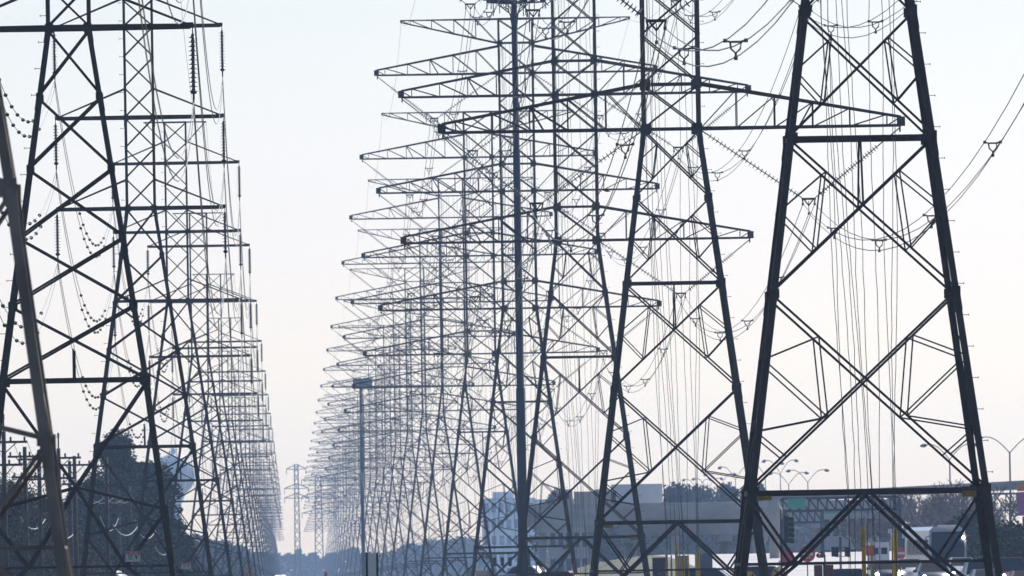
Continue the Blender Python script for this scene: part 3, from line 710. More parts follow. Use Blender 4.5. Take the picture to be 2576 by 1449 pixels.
# far wood closing the view
rnd = random.Random(5); b = MB()
for i in range(5200):
    px = rnd.uniform(560, 1950); Y = rnd.uniform(6600, 6900); hh = 12 + 3 * noise.noise(Vector((px * .013, 0, 0))) + 2 * noise.noise(Vector((px * .05, 3, 0)))
    z = hh * rnd.random() ** .6; x = at(px, 1440, Y).x; n = Vector((rnd.gauss(0, 1), rnd.gauss(0, 1), rnd.gauss(0, .6))).normalized(); u = n.orthogonal().normalized() * 1.6; v = n.cross(u).normalized() * 1.3
    p = Vector((x, Y, z)); b.quads([p - u, p - v, p + u, p + v], [(0, 1, 2, 3)])
b.build('far_wood', M['leaf_far'], kind='stuff', label='distant wood lying as a blue band under the far towers', category='wood')

# ------------------------------------------------------------------ water tower
YW = 5200.0; p = at(437, 1195, YW); t = thing('water_tower', 'pale blue water tower with a round tank on one stem, faint in the haze', 'water tower', (p.x, YW, 0))
R_ = 55 / FPX * YW; prof = [(R_ * .02, R_ * 1.0)] ; tk = []
for k in range(17):
    a = -math.pi / 2 + math.pi * k / 16; tk.append((max(.3, R_ * math.cos(a)), R_ * .98 * math.sin(a)))
MB().lathe(tk, 28, (0, 0, p.z)).build('tank', M['tank'], t, True)
MB().lathe([(3.2, 0), (1.9, 3), (1.7, p.z - R_ * 1.5), (3.4, p.z - R_ * .85)], 20).build('stem', M['tank'], t, True)
MB().lathe([(.7, 0), (.7, 1.5), (.2, 1.9)], 10, (0, 0, p.z + R_ * .95)).build('vent', M['tank'], t)
# ------------------------------------------------------------------ tall pole sign
YS = 2700.0; p = at(912, 965, YS); t = thing('pole_sign', 'box-shaped sign board on a very tall single pole among the arm tips', 'sign', (at(911, 1200, YS).x, YS, 0)); w = 47 / FPX * YS; h = 24 / FPX * YS; dx = p.x - t.location.x
MB().lathe([(.32, 0), (.26, p.z * .5), (.2, p.z)], 10).build('pole', M['monopole'], t)
b = MB(); b.box((dx, 0, p.z), (w, 1.1, h)); b.build('cabinet', mat('grey_sign_face', (.14, .16, .2), .5), t)
b = MB()
for sz_ in (-1, 1): b.bar((dx - w / 2 - .06, -.6, p.z + sz_ * h / 2), (dx + w / 2 + .06, -.6, p.z + sz_ * h / 2), .12); b.bar((dx + sz_ * w / 2, -.6, p.z - h / 2 - .06), (dx + sz_ * w / 2, -.6, p.z + h / 2 + .06), .12)
b.build('frame', M['black'], t)
# ------------------------------------------------------------------ far single tower in the gap
def lattice_mast(px, py, Y, label, bw=.75, arms=((0, 3.4), (6.7, 4.2), (10, 4.2)), grp=None):
    p = at(px, py, Y); H = p.z; t = thing('transmission_tower', label, 'pylon', (p.x, Y, 0), 0, grp)
    for sx in (-1, 1):
        for sy in (-1, 1): MB().bar((sx * bw * 1.35, sy * bw * 1.35, 0), (sx * bw * .8, sy * bw * .8, H), .4).build('leg', M['steel'], t)
    b = MB()
    for k in range(14):
        z0, z1 = H * k / 14, H * (k + 1) / 14; w0 = bw * (1.35 - .55 * k / 14); w1 = bw * (1.35 - .55 * (k + 1) / 14)
        for sy in (-1, 1): b.bar((-w0, sy * w0, z0), (w1, sy * w1, z1), .22); b.bar((w0, sy * w0, z0), (-w1, sy * w1, z1), .22)
    b.build('bracing', M['steel'], t, kind='stuff')
    for dz, L in arms:
        for sg in (-1, 1):
            b = MB(); b.bar((0, 0, H - dz), (sg * L, 0, H - dz - 1.6), .3); b.bar((0, 0, H - dz - 1.8), (sg * L, 0, H - dz - 1.6), .25); b.tube([(sg * L, 0, H - dz - 1.6), (sg * L, 0, H - dz - 3.4)], .12, 5); b.build('cross_arm', M['steel'], t)
    return t
lattice_mast(745, 1168, 6300, 'lone slim tower standing faint in the gap between the two tower rows')
lattice_mast(800, 1196, 6600, 'slim faint tower just right of the lone tower in the gap', 1.2, ((0, 6), (6, 6), (12, 6)))
# hazy blocks
def building(name, x0, x1, ytop, Y, dep, label, wallm, floors, cols, roof=None, cat='building'):
    a = at(x0, ytop, Y); c = at(x1, ytop, Y); wx = c.x - a.x; H = (a.z + c.z) / 2; gz = G(a.x, Y) - .3
    t = thing(name, label, cat, ((a.x + c.x) / 2, Y + dep / 2, gz)); H -= gz
    MB().box((0, 0, H / 2), (wx, dep, H)).build('wall', wallm, t)
    MB().box((0, 0, H + .2), (wx + .5, dep + .5, .4)).build('roof', M['concrete'], t)
    if roof:
        b = MB(); b.box((wx * roof[0], 0, H + .4 + roof[2] / 2), (wx * roof[1], dep * .5, roof[2])); b.build('roof_plant', wallm, t)
    fh = H / floors; cw = wx / cols; pm_ = MB().box((0, 0, 0), (cw * .62, .12, fh * .55)).mesh('window', M['pane'])
    fm_ = MB().box((0, .03, -fh * .31), (cw * .7, .3, .12)).mesh('sill', M['concrete'])
    for i in range(floors):
        for j in range(cols):
            w_ = place('window', pm_, t, (-wx / 2 + cw * (j + .5), -dep / 2 - .04, fh * (i + .5))); place('sill', fm_, w_)
    return t
building('tall_building', 1213, 1345, 1256, 6200, 20, 'pale hazy tall building with a stepped roof behind the antenna pole', M['wall'], 5, 7, (-.1, .38, 2.2))
building('tall_building', 1345, 1512, 1258, 6400, 20, 'long pale hazy building right of the antenna pole foot', M['wall'], 5, 9)
building('low_building', 1380, 1500, 1325, 2600, 14, 'low grey building under the far end of the overpass', M['wall2'], 2, 6, (.2, .3, .8))
building('low_building', 2069, 2242, 1288, 1950, 14, 'pale roadside building right of the road sign trusses', M['wall2'], 2, 8)
building('low_building', 2250, 2345, 1340, 1650, 10, 'low pale shed just left of the coach', M['wall'], 1, 3)
building('low_building', 2440, 2482, 1378, 1500, 6, 'small pale shed below the green bush', M['white'], 1, 2)

# ------------------------------------------------------------------ overpasses
def overpass(label, x0, x1, ztop, Y, thick, wide, cols, para=1.15, slope=0.0, colw=.9, name='overpass'):
    X0 = at(x0, 1300, Y).x; X1 = at(x1, 1300, Y).x; t = thing(name, label, 'overpass', (X0, Y, 0)); L = X1 - X0; dz = slope * L
    b = MB(); b.quads([(0, 0, ztop - .35), (L, 0, ztop - .35 + dz), (L, wide, ztop - .35 + dz), (0, wide, ztop - .35), (0, 0, ztop), (L, 0, ztop + dz), (L, wide, ztop + dz), (0, wide, ztop)], [(0, 1, 5, 4), (1, 2, 6, 5), (2, 3, 7, 6), (3, 0, 4, 7), (3, 2, 1, 0), (4, 5, 6, 7)]); b.build('deck', M['concrete'], t)
    for k in range(2 if thick < .6 else 4):
        y = .4 + k * (wide - .8) / (1 if thick < .6 else 3); b = MB(); b.bar((0, y, ztop - .35 - thick / 2), (L, y, ztop - .35 - thick / 2 + dz), thick, .45, Vector((0, 1, 0))); b.build('girder', M['concrete'], t)
    for y in (-.12, wide + .12):
        b = MB(); b.bar((0, y, ztop + para / 2 - .1), (L, y, ztop + para / 2 - .1 + dz), para, .2, Vector((0, 1, 0))); b.build('parapet', M['concrete'], t)
    for c in cols:
        xc = at(c, 1300, Y).x - X0; gz = G(X0 + xc, Y); zc = ztop + slope * xc - .4 - thick
        b = MB(); b.lathe([(colw / 2, gz - .2), (colw / 2, zc - .8), (colw * .95, zc)], 12, (xc, wide / 2, 0)); b.build('column', M['concrete'], t)
        b = MB(); b.box((xc, wide / 2, zc + .0 - .25), (colw * 1.4, wide - .6, .55)); b.build('column_cap', M['concrete'], t)
    return t
overpass('long grey overpass carrying lorries behind the second nearest long-armed tower', 1330, 2300, 8.1, 1950, 1.0, 9, (1365, 1490, 1592, 1700, 1905, 2060, 2200))
overpass('nearer grey overpass with a thick column left of the nearest tower', 1560, 1962, 6.2, 1560, 1.15, 8, (1583, 1825, 1915), colw=.8)
overpass('thin elevated ramp climbing behind the right leg of the nearest tower', 1925, 2680, at(1925, 1249, 1820).z, 1820, .3, 6, (2250, 2640), .35, .036, .7, 'elevated_ramp')
# thick column with a drum head, at the left leg of the nearest tower
p = at(1946, 1240, 1400); t = thing('concrete_pillar', 'thick grey pillar with a drum-shaped head left of the green road sign', 'pillar', (p.x, 1400, 0)); zt_ = p.z
MB().lathe([(.40, 0), (.38, zt_ - 2.6), (.62, zt_ - 2.0), (.66, zt_ - 1.2), (.45, zt_ - .9), (.45, zt_)], 14).build('shaft', M['concrete'], t, True)
MB().box((.1, 0, zt_ - .1), (1.5, 1.1, .35)).build('cap', M['concrete'], t)
# lorries and cars on the overpass
def lorry(px, Y, z, L, H, label, m, front=-1):
    x = at(px, 1300, Y).x; t = thing('lorry', label, 'lorry', (x, Y + 2.5, z)); b = MB(); b.box((.8, 0, .9 + H / 2), (L, 2.4, H)); b.build('cargo_box', m, t)
    fx = .8 + front * (L / 2 + 1.1); b = MB()
    b.quads([(fx - 1, -1.15, .6), (fx + 1, -1.15, .6), (fx + 1, 1.15, .6), (fx - 1, 1.15, .6), (fx - .7, -1.1, 2.6), (fx + .9, -1.1, 2.7), (fx + .9, 1.1, 2.7), (fx - .7, 1.1, 2.6)], [(0, 1, 5, 4), (1, 2, 6, 5), (2, 3, 7, 6), (3, 0, 4, 7), (3, 2, 1, 0), (4, 5, 6, 7)]); b.build('cab', m, t)
    MB().box((fx, -1.16, 2.0), (1.1, .06, .7)).build('window', M['pane'], t)
    for xx in (fx, .8 - L * .3, .8 + L * .3):
        for y in (-1.1, 1.1): MB().lathe([(.2, -.15), (.5, -.15), (.5, .15), (.2, .15)], 12, (xx, y, .5), (0, 1, 0)).build('wheel', M['tyre'], t)
    return t
lorry(1585, 1952, 8.12, 5.5, 2.2, 'boxy lorry on the overpass behind the second nearest long-armed tower', M['wall'])
lorry(1480, 1952, 8.12, 4.5, 1.5, 'leftmost lorry on the overpass', M['wall2'])
for k, (px, py, lb) in enumerate(((1700, 1250, 'hazy treetop over the overpass rail left of the street lamps'), (1762, 1254, 'hazy treetop over the overpass rail under the street lamps'), (1832, 1250, 'hazy treetop over the overpass rail beside the nearest tower leg'), (1900, 1247, 'hazy treetop right behind the nearest tower left leg'), (1400, 1262, 'hazy treetop over the left end of the overpass'))):
    put_tree(*T3, px, py, 2600 + 50 * k, 8, lb, 'tree', .62, k * 1.4, 'hazy treetops over the overpass')
def cabinet(px, py, Y, w, label, m):
    p = at(px, py, Y); gz = G(p.x, Y); h = p.z - gz; t = thing('utility_cabinet', label, 'cabinet', (p.x, Y, gz)); MB().box((0, 0, h / 2), (w, .8, h)).build('body', m, t); MB().box((0, 0, h + .03), (w + .08, .9, .06)).build('lid', m, t)
    for q in (-1, 1): MB().box((q * w * .24, -.42, h * .48), (w * .44, .03, h * .8)).build('door', m, t); MB().box((q * .05, -.45, h * .5), (.02, .03, .16)).build('handle', M['rim'], t)
cabinet(1658, 1405, 1150, .85, 'dark steel cabinet left of the row of thin yellow cable guards', M['monopole']); cabinet(1770, 1396, 1160, 1.1, 'blue-grey steel cabinet right of the row of thin yellow cable guards', mat('cabinet_paint', (.10, .12, .16), .6)); cabinet(1716, 1400, 1180, .7, 'small grey cabinet between two larger ones near the overpass column', mat('cabinet_paint_grey', (.16, .15, .17), .6))

# ------------------------------------------------------------------ sign trusses
def truss(x0, x1, y0, y1, Y, label, panels, sign=None):
    a = at(x0, y0, Y); c = at(x1, y0, Y); H = (y1 - y0) / FPX * Y; L = c.x - a.x; t = thing('sign_gantry', label, 'sign gantry', (a.x, Y, 0)); z1 = (a.z + c.z) / 2; z0 = z1 - H
    for y in (-.5, .5):
        for z_ in (z0, z1): MB().bar((0, y, z_), (L, y, z_), .2).build('chord', M['monopole'], t)
        for k in range(panels):
            xa, xb = L * k / panels, L * (k + 1) / panels; MB().bar((xa, y, z1), (xb, y, z0), .12).build('diagonal', M['monopole'], t); MB().bar((xb, y, z0), (xb, y, z1), .09).build('upright', M['monopole'], t)
    for xx in (0, L): MB().lathe([(.2, 0), (.16, z1)], 8, (xx, 0, 0)).build('post', M['monopole'], t)
    if sign:
        for (sx0, sx1, sy0, sy1) in sign:
            p0 = at(sx0, sy0, Y); p1 = at(sx1, sy1, Y); MB().box(((p0.x + p1.x) / 2 - a.x, -.62, (p0.z + p1.z) / 2), (abs(p1.x - p0.x), .06, abs(p0.z - p1.z))).build('sign_panel', M['green'], t)
    return t
truss(1966, 2262, 1252, 1283, 1500, 'upper road sign gantry with a green panel left of the picture-right tower braces', 13, [(1980, 2026, 1254, 1279), (1958, 1966, 1262, 1280)])
truss(1975, 2068, 1286, 1314, 1650, 'lower and farther road sign gantry beside the pale roadside building', 5, [(2072, 2150, 1283, 1290)])
truss(2420, 2640, 1242, 1284, 1850, 'road sign gantry between the right tower leg and the magenta billboard', 8)
# billboards
for px0, px1, py0, py1, Y, lb in ((2558, 2640, 1214, 1298, 1500, 'magenta and orange billboard cut by the right edge of the picture'), (2482, 2514, 1290, 1345, 2300, 'small faded magenta billboard right of the nearest tower leg')):
    a = at(px0, py0, Y); c = at(px1, py1, Y); t = thing('billboard', lb, 'billboard', ((a.x + c.x) / 2, Y, 0)); w = c.x - a.x; h = a.z - c.z; zc = (a.z + c.z) / 2
    MB().box((0, 0, zc - h * .13), (w, .3, h * .70)).build('panel', M['magenta'], t); MB().box((0, 0, zc + h * .37), (w, .3, h * .25)).build('top_panel', M['orange'], t)
    b = MB(); b.lathe([(h * .16, 0), (h * .16, .03), (h * .1, .031), (h * .1, 0)], 16, (-w * .12, -.18, zc + h * .02), (0, -1, 0)); b.build('ring_emblem', M['wall2'], t)
    for s_ in (-1, 1): MB().lathe([(.14, 0), (.12, zc - h / 2)], 8, (s_ * w * .3, 0, 0)).build('post', M['galv'], t)

# ------------------------------------------------------------------ street lamps
def lamp_proto(H, A):
    b = MB(); b.lathe([(.16, 0), (.13, H * .5), (.09, H)], 8); me = b.mesh('mast', M['galv']); arms = []; heads = []
    for sg in (-1, 1):
        pts = [(0, 0, H - .1)] + [(sg * A * t, 0, H - .1 + 1.75 * math.sin(min(1, t * 1.05) * math.pi / 2)) for t in (.2, .4, .6, .8, .95, 1.12)]
        arms.append(MB().tube(pts, .06, 6).mesh('arm', M['galv']))
        heads.append(MB().lathe([(.06, 0), (.19, .15), (.22, .5), (.12, .85), (.03, .95)], 8, (sg * (A * 1.12), 0, H + 1.6), (sg, 0, -.12)).mesh('lamp_head', M['monopole']))
    return me, arms, heads
LP = lamp_proto(14.0, 2.7)
lamps = [(2540, 1137, 2080), (2389, 1154, 2450), (2032, 1212, 3300), (1984, 1218, 3500), (1963, 1190, 3900), (1850, 1205, 4100), (1812, 1221, 4300), (1780, 1231, 4500), (1754, 1233, 4700), (1703, 1246, 5100), (1925, 1196, 3750)]
lbl = ['largest twin-armed street lamp at the right edge', 'twin-armed street lamp seen inside the right leg of the nearest tower', 'twin-armed street lamp just above the left end of the elevated ramp', 'twin-armed street lamp left of the one on the ramp end', 'taller twin-armed street lamp close to the left leg of the nearest tower', 'faint twin-armed street lamp right between the two nearest long-armed towers', 'second faint street lamp left of the nearest tower leg', 'third faint street lamp left of the nearest tower leg', 'fourth faint street lamp left of the nearest tower leg', 'faintest and leftmost twin-armed street lamp', 'twin-armed street lamp behind the left leg of the nearest tower']
for (px, py, Y), lb in zip(lamps, lbl):
    p = at(px, py, Y); t = thing('street_lamp', lb, 'street lamp', (p.x, Y, 0), 0, 'twin-armed street lamps along the freeway'); t.scale = (1, 1, p.z / 14.0)
    place('mast', LP[0], t)
    for a_, h_ in zip(LP[1], LP[2]): place('arm', a_, t); place('lamp_head', h_, t)

# ------------------------------------------------------------------ traffic lights
def signal(t, x, y, z, secs, w, hs, yaw=0, lit=None):
    """head with a housing and hooded lenses; yaw turns its face (0 = towards the camera)"""
    b = MB(); b.box((0, 0, 0), (w, w * .7, hs * secs)); o = b.build('housing', M['black'], t); o.location = (x, y, z); o.rotation_euler = (0, 0, yaw)
    for k in range(secs):
        zz = hs * (secs / 2 - .5 - k); r = w * .4; b = MB()
        b.lathe([(r, 0), (r * 1.05, w * .9), (r * .9, w * .9), (r * .9, 0)], 12, (0, -w * .35, zz), (0, -1, -.12)); v = b.build('visor', M['black'], o)
        b = MB(); b.lathe([(.01, 0), (r * .85, 0), (r * .7, .02)], 12, (0, -w * .36, zz), (0, -1, 0)); b.build('lens', M['lamp_red'] if lit == k else M['pane'], o)
YT = 1080.0
p0 = at(1978, 1298, YT); p1 = at(1978, 1366, YT); t = thing('traffic_light', 'tall black five-lamp traffic light seen from the side, by the thick grey pillar', 'traffic light', (p0.x, YT, 0))
signal(t, 0, 0, (p0.z + p1.z) / 2, 5, .36, (p0.z - p1.z) / 5, math.radians(80)); b = MB(); b.lathe([(.06, 0), (.05, p0.z + .4)], 8, (-.32, .1, 0)); b.build('post', M['galv'], t); b = MB(); b.tube([(-.32, .1, p0.z + .1), (0, 0, p0.z)], .03, 6); b.build('bracket', M['galv'], t)
p0 = at(2067, 1396, YT); t = thing('traffic_light', 'traffic light showing red, on a black post over the dark red boards', 'traffic light', (at(2075, 1400, YT).x, YT, 0))
signal(t, p0.x - t.location.x, 0, p0.z, 1, .32, .34, math.radians(-35), 0); MB().lathe([(.05, 0), (.05, p0.z)], 8, (0, .2, 0)).build('post', M['black'], t)
for px, yw, lb in ((2098, 40, 'left head of the black traffic light pair right of the red light'), (2131, 15, 'right head of the black traffic light pair right of the red light')):
    p0 = at(px, 1388, 1100); t = thing('traffic_light', lb, 'traffic light', (p0.x, 1100, 0), 0, 'pair of traffic lights on thin poles'); signal(t, 0, 0, p0.z, 3, .26, .20, math.radians(yw)); dxx = .36 * (1 if px < 2110 else -1)
    MB().lathe([(.035, 0), (.03, p0.z + .9)], 8, (dxx, .1, 0)).build('post', M['black'], t)
    for dz in (-.28, .28): MB().tube([(0, 0, p0.z + dz), (dxx, .1, p0.z + dz)], .02, 5).build('bracket', M['black'], t)
zarm = at(1262, 1397, 1500).z; t = thing('signal_mast_arm', 'long horizontal arm from which three traffic lights hang left of the antenna pole', 'mast arm', (at(1300, 1400, 1500).x + 1.0, 1500, 0)); MB().lathe([(.15, 0), (.12, zarm + .3)], 8).build('post', M['galv'], t); MB().tube([(0, 0, zarm + .15), (-3.4, 0, zarm + .15)], .07, 6).build('arm', M['galv'], t)
for k, px in enumerate((1244.5, 1263.5, 1283)):
    p0 = at(px, 1413, 1500); t = thing('traffic_light', '%s of the three black traffic lights hanging in a row' % ['leftmost', 'middle one', 'rightmost'][k], 'traffic light', (p0.x, 1499.8, 0), 0, 'three traffic lights hanging in a row'); signal(t, 0, 0, p0.z, 3, .28, .24, math.pi)

# ------------------------------------------------------------------ road signs
def rsign(px, py, Y, w, h, label, kind, face, name='road_sign'):
    p = at(px, py, Y); t = thing(name, label, 'road sign', (p.x, Y, 0)); MB().lathe([(.035, 0), (.035, p.z + (h or w) / 2)], 8, (0, .06, 0)).build('post', M['galv'], t)
    if kind == 'disc': MB().lathe([(w / 2, 0), (w / 2, .02)], 28, (0, .02, p.z), (0, -1, 0)).build('plate', face, t)
    else: MB().box((0, 0, p.z), (w, .02, h)).build('plate', face, t)
    return t, p.z
t, z = rsign(2031, 1394, 1090, .96, None, 'round red no-entry sign with a white bar left of the red traffic light', 'disc', M['redpaint']); MB().box((0, -.012, z), (.68, .01, .15)).build('white_bar', M['white'], t); place('lettering', text_mesh('DO NOT', .14, M['white']), t, (0, -.016, z + .22), (math.pi / 2, 0, 0)); place('lettering', text_mesh('ENTER', .14, M['white']), t, (0, -.016, z - .22), (math.pi / 2, 0, 0))
t, z = rsign(2264, 1392, 1350, .95, None, 'farther round red no-entry sign left of the coach', 'disc', M['redpaint']); MB().box((0, -.012, z), (.68, .01, .15)).build('white_bar', M['white'], t)
t, z = rsign(1979, 1405, 1095, .78, .95, 'red rectangular road sign half hidden by crossing braces at the tower foot', 'rect', M['redpaint']); 
t, z = rsign(2185, 1385, 1180, .78, .66, 'red rectangular road sign beside the short yellow cable guard', 'rect', M['redpaint'])
for px, lb in ((1960, 'round amber road sign with a white post before it'), (1884, 'round amber road sign low beside the left leg of the nearest tower')):
    t, z = rsign(px, 1444 if px > 1900 else 1455, 1085, .86, None, lb, 'disc', M['amber'])
    b = MB(); b.bar((-.3, -.01, z - .25), (.3, -.01, z + .25), .08, .01, Vector((0, 1, 0))); b.bar((-.3, -.016, z + .25), (.3, -.016, z - .25), .08, .01, Vector((0, 1, 0))); b.build('black_cross', M['black'], t)
    if px > 1900: MB().lathe([(.05, 0), (.05, z + .8)], 8, (0.02, -.15, 0)).build('white_post', M['white'], t)
p = at(2072, 1421, 900); t = thing('sign_board', 'pair of dark red boards side by side behind a black post', 'board', (p.x, 900, 0))
for s_ in (-1, 1): MB().box((s_ * .27, 0, p.z / 2), (.42, .04, p.z)).build('board', M['darkred'], t)
MB().lathe([(.04, 0), (.04, p.z + .1)], 8, (0, -.1, 0)).build('post', M['black'], t)
# upright panel between two dark posts
a = at(921, 1392, 620); c = at(950, 1392, 620); t = thing('sign_board', 'upright grey board between two dark posts at the bottom centre', 'board', ((a.x + c.x) / 2, 620, 0)); w = c.x - a.x
MB().box((0, .02, a.z / 2), (w * .7, .03, a.z)).build('panel', M['wall'], t)
for s_ in (-1, 1): MB().box((s_ * w * .46, 0, a.z / 2 + .01), (.07, .09, a.z + .02)).build('post', M['black'], t)
# orange work signs and a cone
for px, py, Y, w, lb in ((65, 1402, 1250, .55, 'orange road-work sign low among the olive shrubs'), (273, 1420, 1500, .6, 'amber diamond road sign below the narrow towers at left'), (628/1.0, 1438, 1900, .6, 'small orange road-work sign beyond the left tower bases')):
    p = at(px, py, Y); t = thing('road_work_sign', lb, 'road sign', (p.x, Y, 0)); b = MB(); s_ = w / 1.2
    b.quads([(0, 0, p.z + s_), (s_, 0, p.z), (0, 0, p.z - s_), (-s_, 0, p.z), (0, .03, p.z + s_), (s_, .03, p.z), (0, .03, p.z - s_), (-s_, .03, p.z)], [(0, 1, 2, 3), (7, 6, 5, 4), (0, 4, 5, 1), (1, 5, 6, 2), (2, 6, 7, 3), (3, 7, 4, 0)]); b.build('plate', M['orange'] if px != 273 else M['amber'], t); MB().lathe([(.04, 0), (.04, p.z)], 6, (0, .06, 0)).build('post', M['galv'], t)
p = at(820, 1437, 1400); t = thing('traffic_cone', 'small red-orange traffic cone at the bottom between the tower rows', 'traffic cone', (p.x, 1400, 0)); MB().lathe([(.3, .05), (.26, .1), (.12, p.z * .9), (.05, p.z)], 12).build('cone', M['redpaint'], t); MB().box((0, 0, .03), (.8, .8, .06)).build('base', M['rubber'], t)

# ------------------------------------------------------------------ vehicles
def car_proto(paint, L=4.6, Wd=1.82, H=1.46, suv=0):
    """nose towards -Y"""
    hw = Wd / 2; sec = [(-L / 2, .38, .62, .60), (-L / 2 + .25, .22, .74, .84), (-L / 2 + 1.15, .2, .95, .96), (-.15 * L - .1, .2, .98, .99), (.25 * L, .2, .98, 1.0), (L / 2 - .5, .22, 1.0 + suv * .1, .97), (L / 2, .35, .92, .86)]
    b = MB(); nr = []
    for y, z0, z1, k in sec: nr.append([(-hw * k * .92, y, z0), (-hw * k, y, z0 + .15), (-hw * k, y, z1 - .12), (-hw * k * .86, y, z1), (hw * k * .86, y, z1), (hw * k, y, z1 - .12), (hw * k, y, z0 + .15), (hw * k * .92, y, z0)])
    vs = [v for r in nr for v in r]; n = 8; fs = [(i * n + j, i * n + (j + 1) % n, (i + 1) * n + (j + 1) % n, (i + 1) * n + j) for i in range(len(nr) - 1) for j in range(n)]
    b.quads(vs, fs + [tuple(range(n))[::-1], tuple((len(nr) - 1) * n + j for j in range(n))]); body = b.mesh('body', paint, True)
    zb = .93; yf, yr = -.22 * L, L * .38; yf2, yr2 = -.06 * L, L * .27 + suv * .35
    c = MB(); bt = [(-hw * .9, yf, zb), (hw * .9, yf, zb), (hw * .9, yr, zb + .04), (-hw * .9, yr, zb + .04)]; tp = [(-hw * .66, yf2, H), (hw * .66, yf2, H), (hw * .66, yr2, H), (-hw * .66, yr2, H)]
    c.quads(bt + tp, [(4, 5, 6, 7)]); c.quads([(-hw * .64, yf2 + .05, H + .03), (hw * .64, yf2 + .05, H + .03), (hw * .64, yr2 - .05, H + .03), (-hw * .64, yr2 - .05, H + .03)] + [tuple(v) for v in tp], [(0, 1, 2, 3), (0, 4, 5, 1), (1, 5, 6, 2), (2, 6, 7, 3), (3, 7, 4, 0)])
    for i, j in ((0, 4), (1, 5), (2, 6), (3, 7)): c.bar((bt + tp)[i], (bt + tp)[j], .09)
    roof = c.mesh('roof', paint)
    e = .995
    gl = [MB().quads([tuple(Vector(x) * 1) for x in (bt[0], bt[1], tp[1], tp[0])], [(0, 1, 2, 3)]).mesh('windscreen', M['pane']), MB().quads([bt[2], bt[3], tp[3], tp[2]], [(0, 1, 2, 3)]).mesh('rear_window', M['pane']), MB().quads([bt[1], bt[2], tp[2], tp[1]], [(0, 1, 2, 3)]).mesh('side_window', M['pane']), MB().quads([bt[3], bt[0], tp[0], tp[3]], [(0, 1, 2, 3)]).mesh('side_window', M['pane'])]
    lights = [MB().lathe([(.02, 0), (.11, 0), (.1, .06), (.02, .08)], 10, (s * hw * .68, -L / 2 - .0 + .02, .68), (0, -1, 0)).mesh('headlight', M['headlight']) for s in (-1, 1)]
    tails = [MB().box((s * hw * .75, L / 2 - .02, .8), (.28, .1, .14)).mesh('tail_light', M['redpaint']) for s in (-1, 1)]
    mir = [MB().box((s * (hw + .1), yf + .15, zb + .08), (.22, .12, .15)).mesh('wing_mirror', paint) for s in (-1, 1)]
    return body, roof, gl, lights, tails, mir, L, Wd
WHEEL = MB().lathe([(.2, -.11), (.33, -.11), (.34, 0), (.33, .11), (.2, .11)], 16, (0, 0, 0), (1, 0, 0)).mesh('wheel', M['tyre']); RIM = MB().lathe([(.03, -.08), (.2, -.112), (.2, .112), (.03, .08)], 12, (0, 0, 0), (1, 0, 0)).mesh('rim', M['rim'])
PR = {}
def car(px, py, Y, label, col, rz=0, lit=True, suv=0, H=None):
    key = (col, suv)
    if key not in PR: PR[key] = car_proto(carpaint('car_paint_' + col, dict(silver=(.45, .46, .48), dark=(.03, .035, .05), blue=(.05, .12, .17), maroon=(.16, .05, .06), white=(.6, .6, .6), red=(.35, .03, .04), grey=(.2, .2, .22))[col]), 4.6 + .2 * suv, 1.84 + .1 * suv, 1.46 + .3 * suv, suv)
    body, roof, gl, lights, tails, mir, L, Wd = PR[key]; h = 1.49 + .3 * suv; p = at(px, py, Y); t = thing('car', label, 'car', (p.x, Y, p.z - h), rz, 'cars queuing on the road at lower right' if px > 1700 else None)
    place('body', body, t); place('roof', roof, t)
    for g_ in gl: place(g_.name.split('.')[0], g_, t)
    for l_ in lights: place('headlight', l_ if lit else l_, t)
    for l_ in tails: place('tail_light', l_, t)
    for l_ in mir: place('wing_mirror', l_, t)
    for sx in (-1, 1):
        for sy in (-.31, .31): w_ = place('wheel', WHEEL, t, (sx * (Wd / 2 - .12), sy * L, .34)); place('rim', RIM, w_)
    return t
car(2285, 1405, 1085, 'silver car facing the camera, left of the coach front', 'silver', .03)  # headlight glow along this queue stands in for sun glints
car(2345, 1414, 1000, 'dark low car before the coach, headlights glowing in place of a sun glint', 'dark', .05)
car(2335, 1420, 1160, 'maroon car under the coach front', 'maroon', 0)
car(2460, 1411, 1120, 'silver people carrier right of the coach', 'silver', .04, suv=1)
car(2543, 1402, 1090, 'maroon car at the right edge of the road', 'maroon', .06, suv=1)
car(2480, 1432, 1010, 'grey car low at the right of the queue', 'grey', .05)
car(2418, 1402, 1130, 'white car between the coach and the people carrier, headlights glowing for a sun glint', 'white', .02)  # placed so the headlight glow falls where the sun glints
car(2226, 1409, 1050, 'dark car left of the silver one, headlights glowing for a sun glint', 'dark', .04)
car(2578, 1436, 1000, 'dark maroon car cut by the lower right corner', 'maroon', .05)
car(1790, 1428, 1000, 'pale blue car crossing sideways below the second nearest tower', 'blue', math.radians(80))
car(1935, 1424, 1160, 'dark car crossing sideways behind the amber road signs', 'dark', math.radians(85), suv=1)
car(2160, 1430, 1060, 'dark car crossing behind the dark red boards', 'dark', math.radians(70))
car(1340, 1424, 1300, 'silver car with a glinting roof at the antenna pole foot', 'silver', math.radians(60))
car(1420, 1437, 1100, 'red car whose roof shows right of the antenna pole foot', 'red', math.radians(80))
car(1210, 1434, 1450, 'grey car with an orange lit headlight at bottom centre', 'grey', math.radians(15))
car(282, 1436, 1300, 'white car low behind the narrow towers at left', 'white', math.radians(70)); car(700, 1447, 1500, 'pale car far down between the tower rows', 'white', math.radians(40))
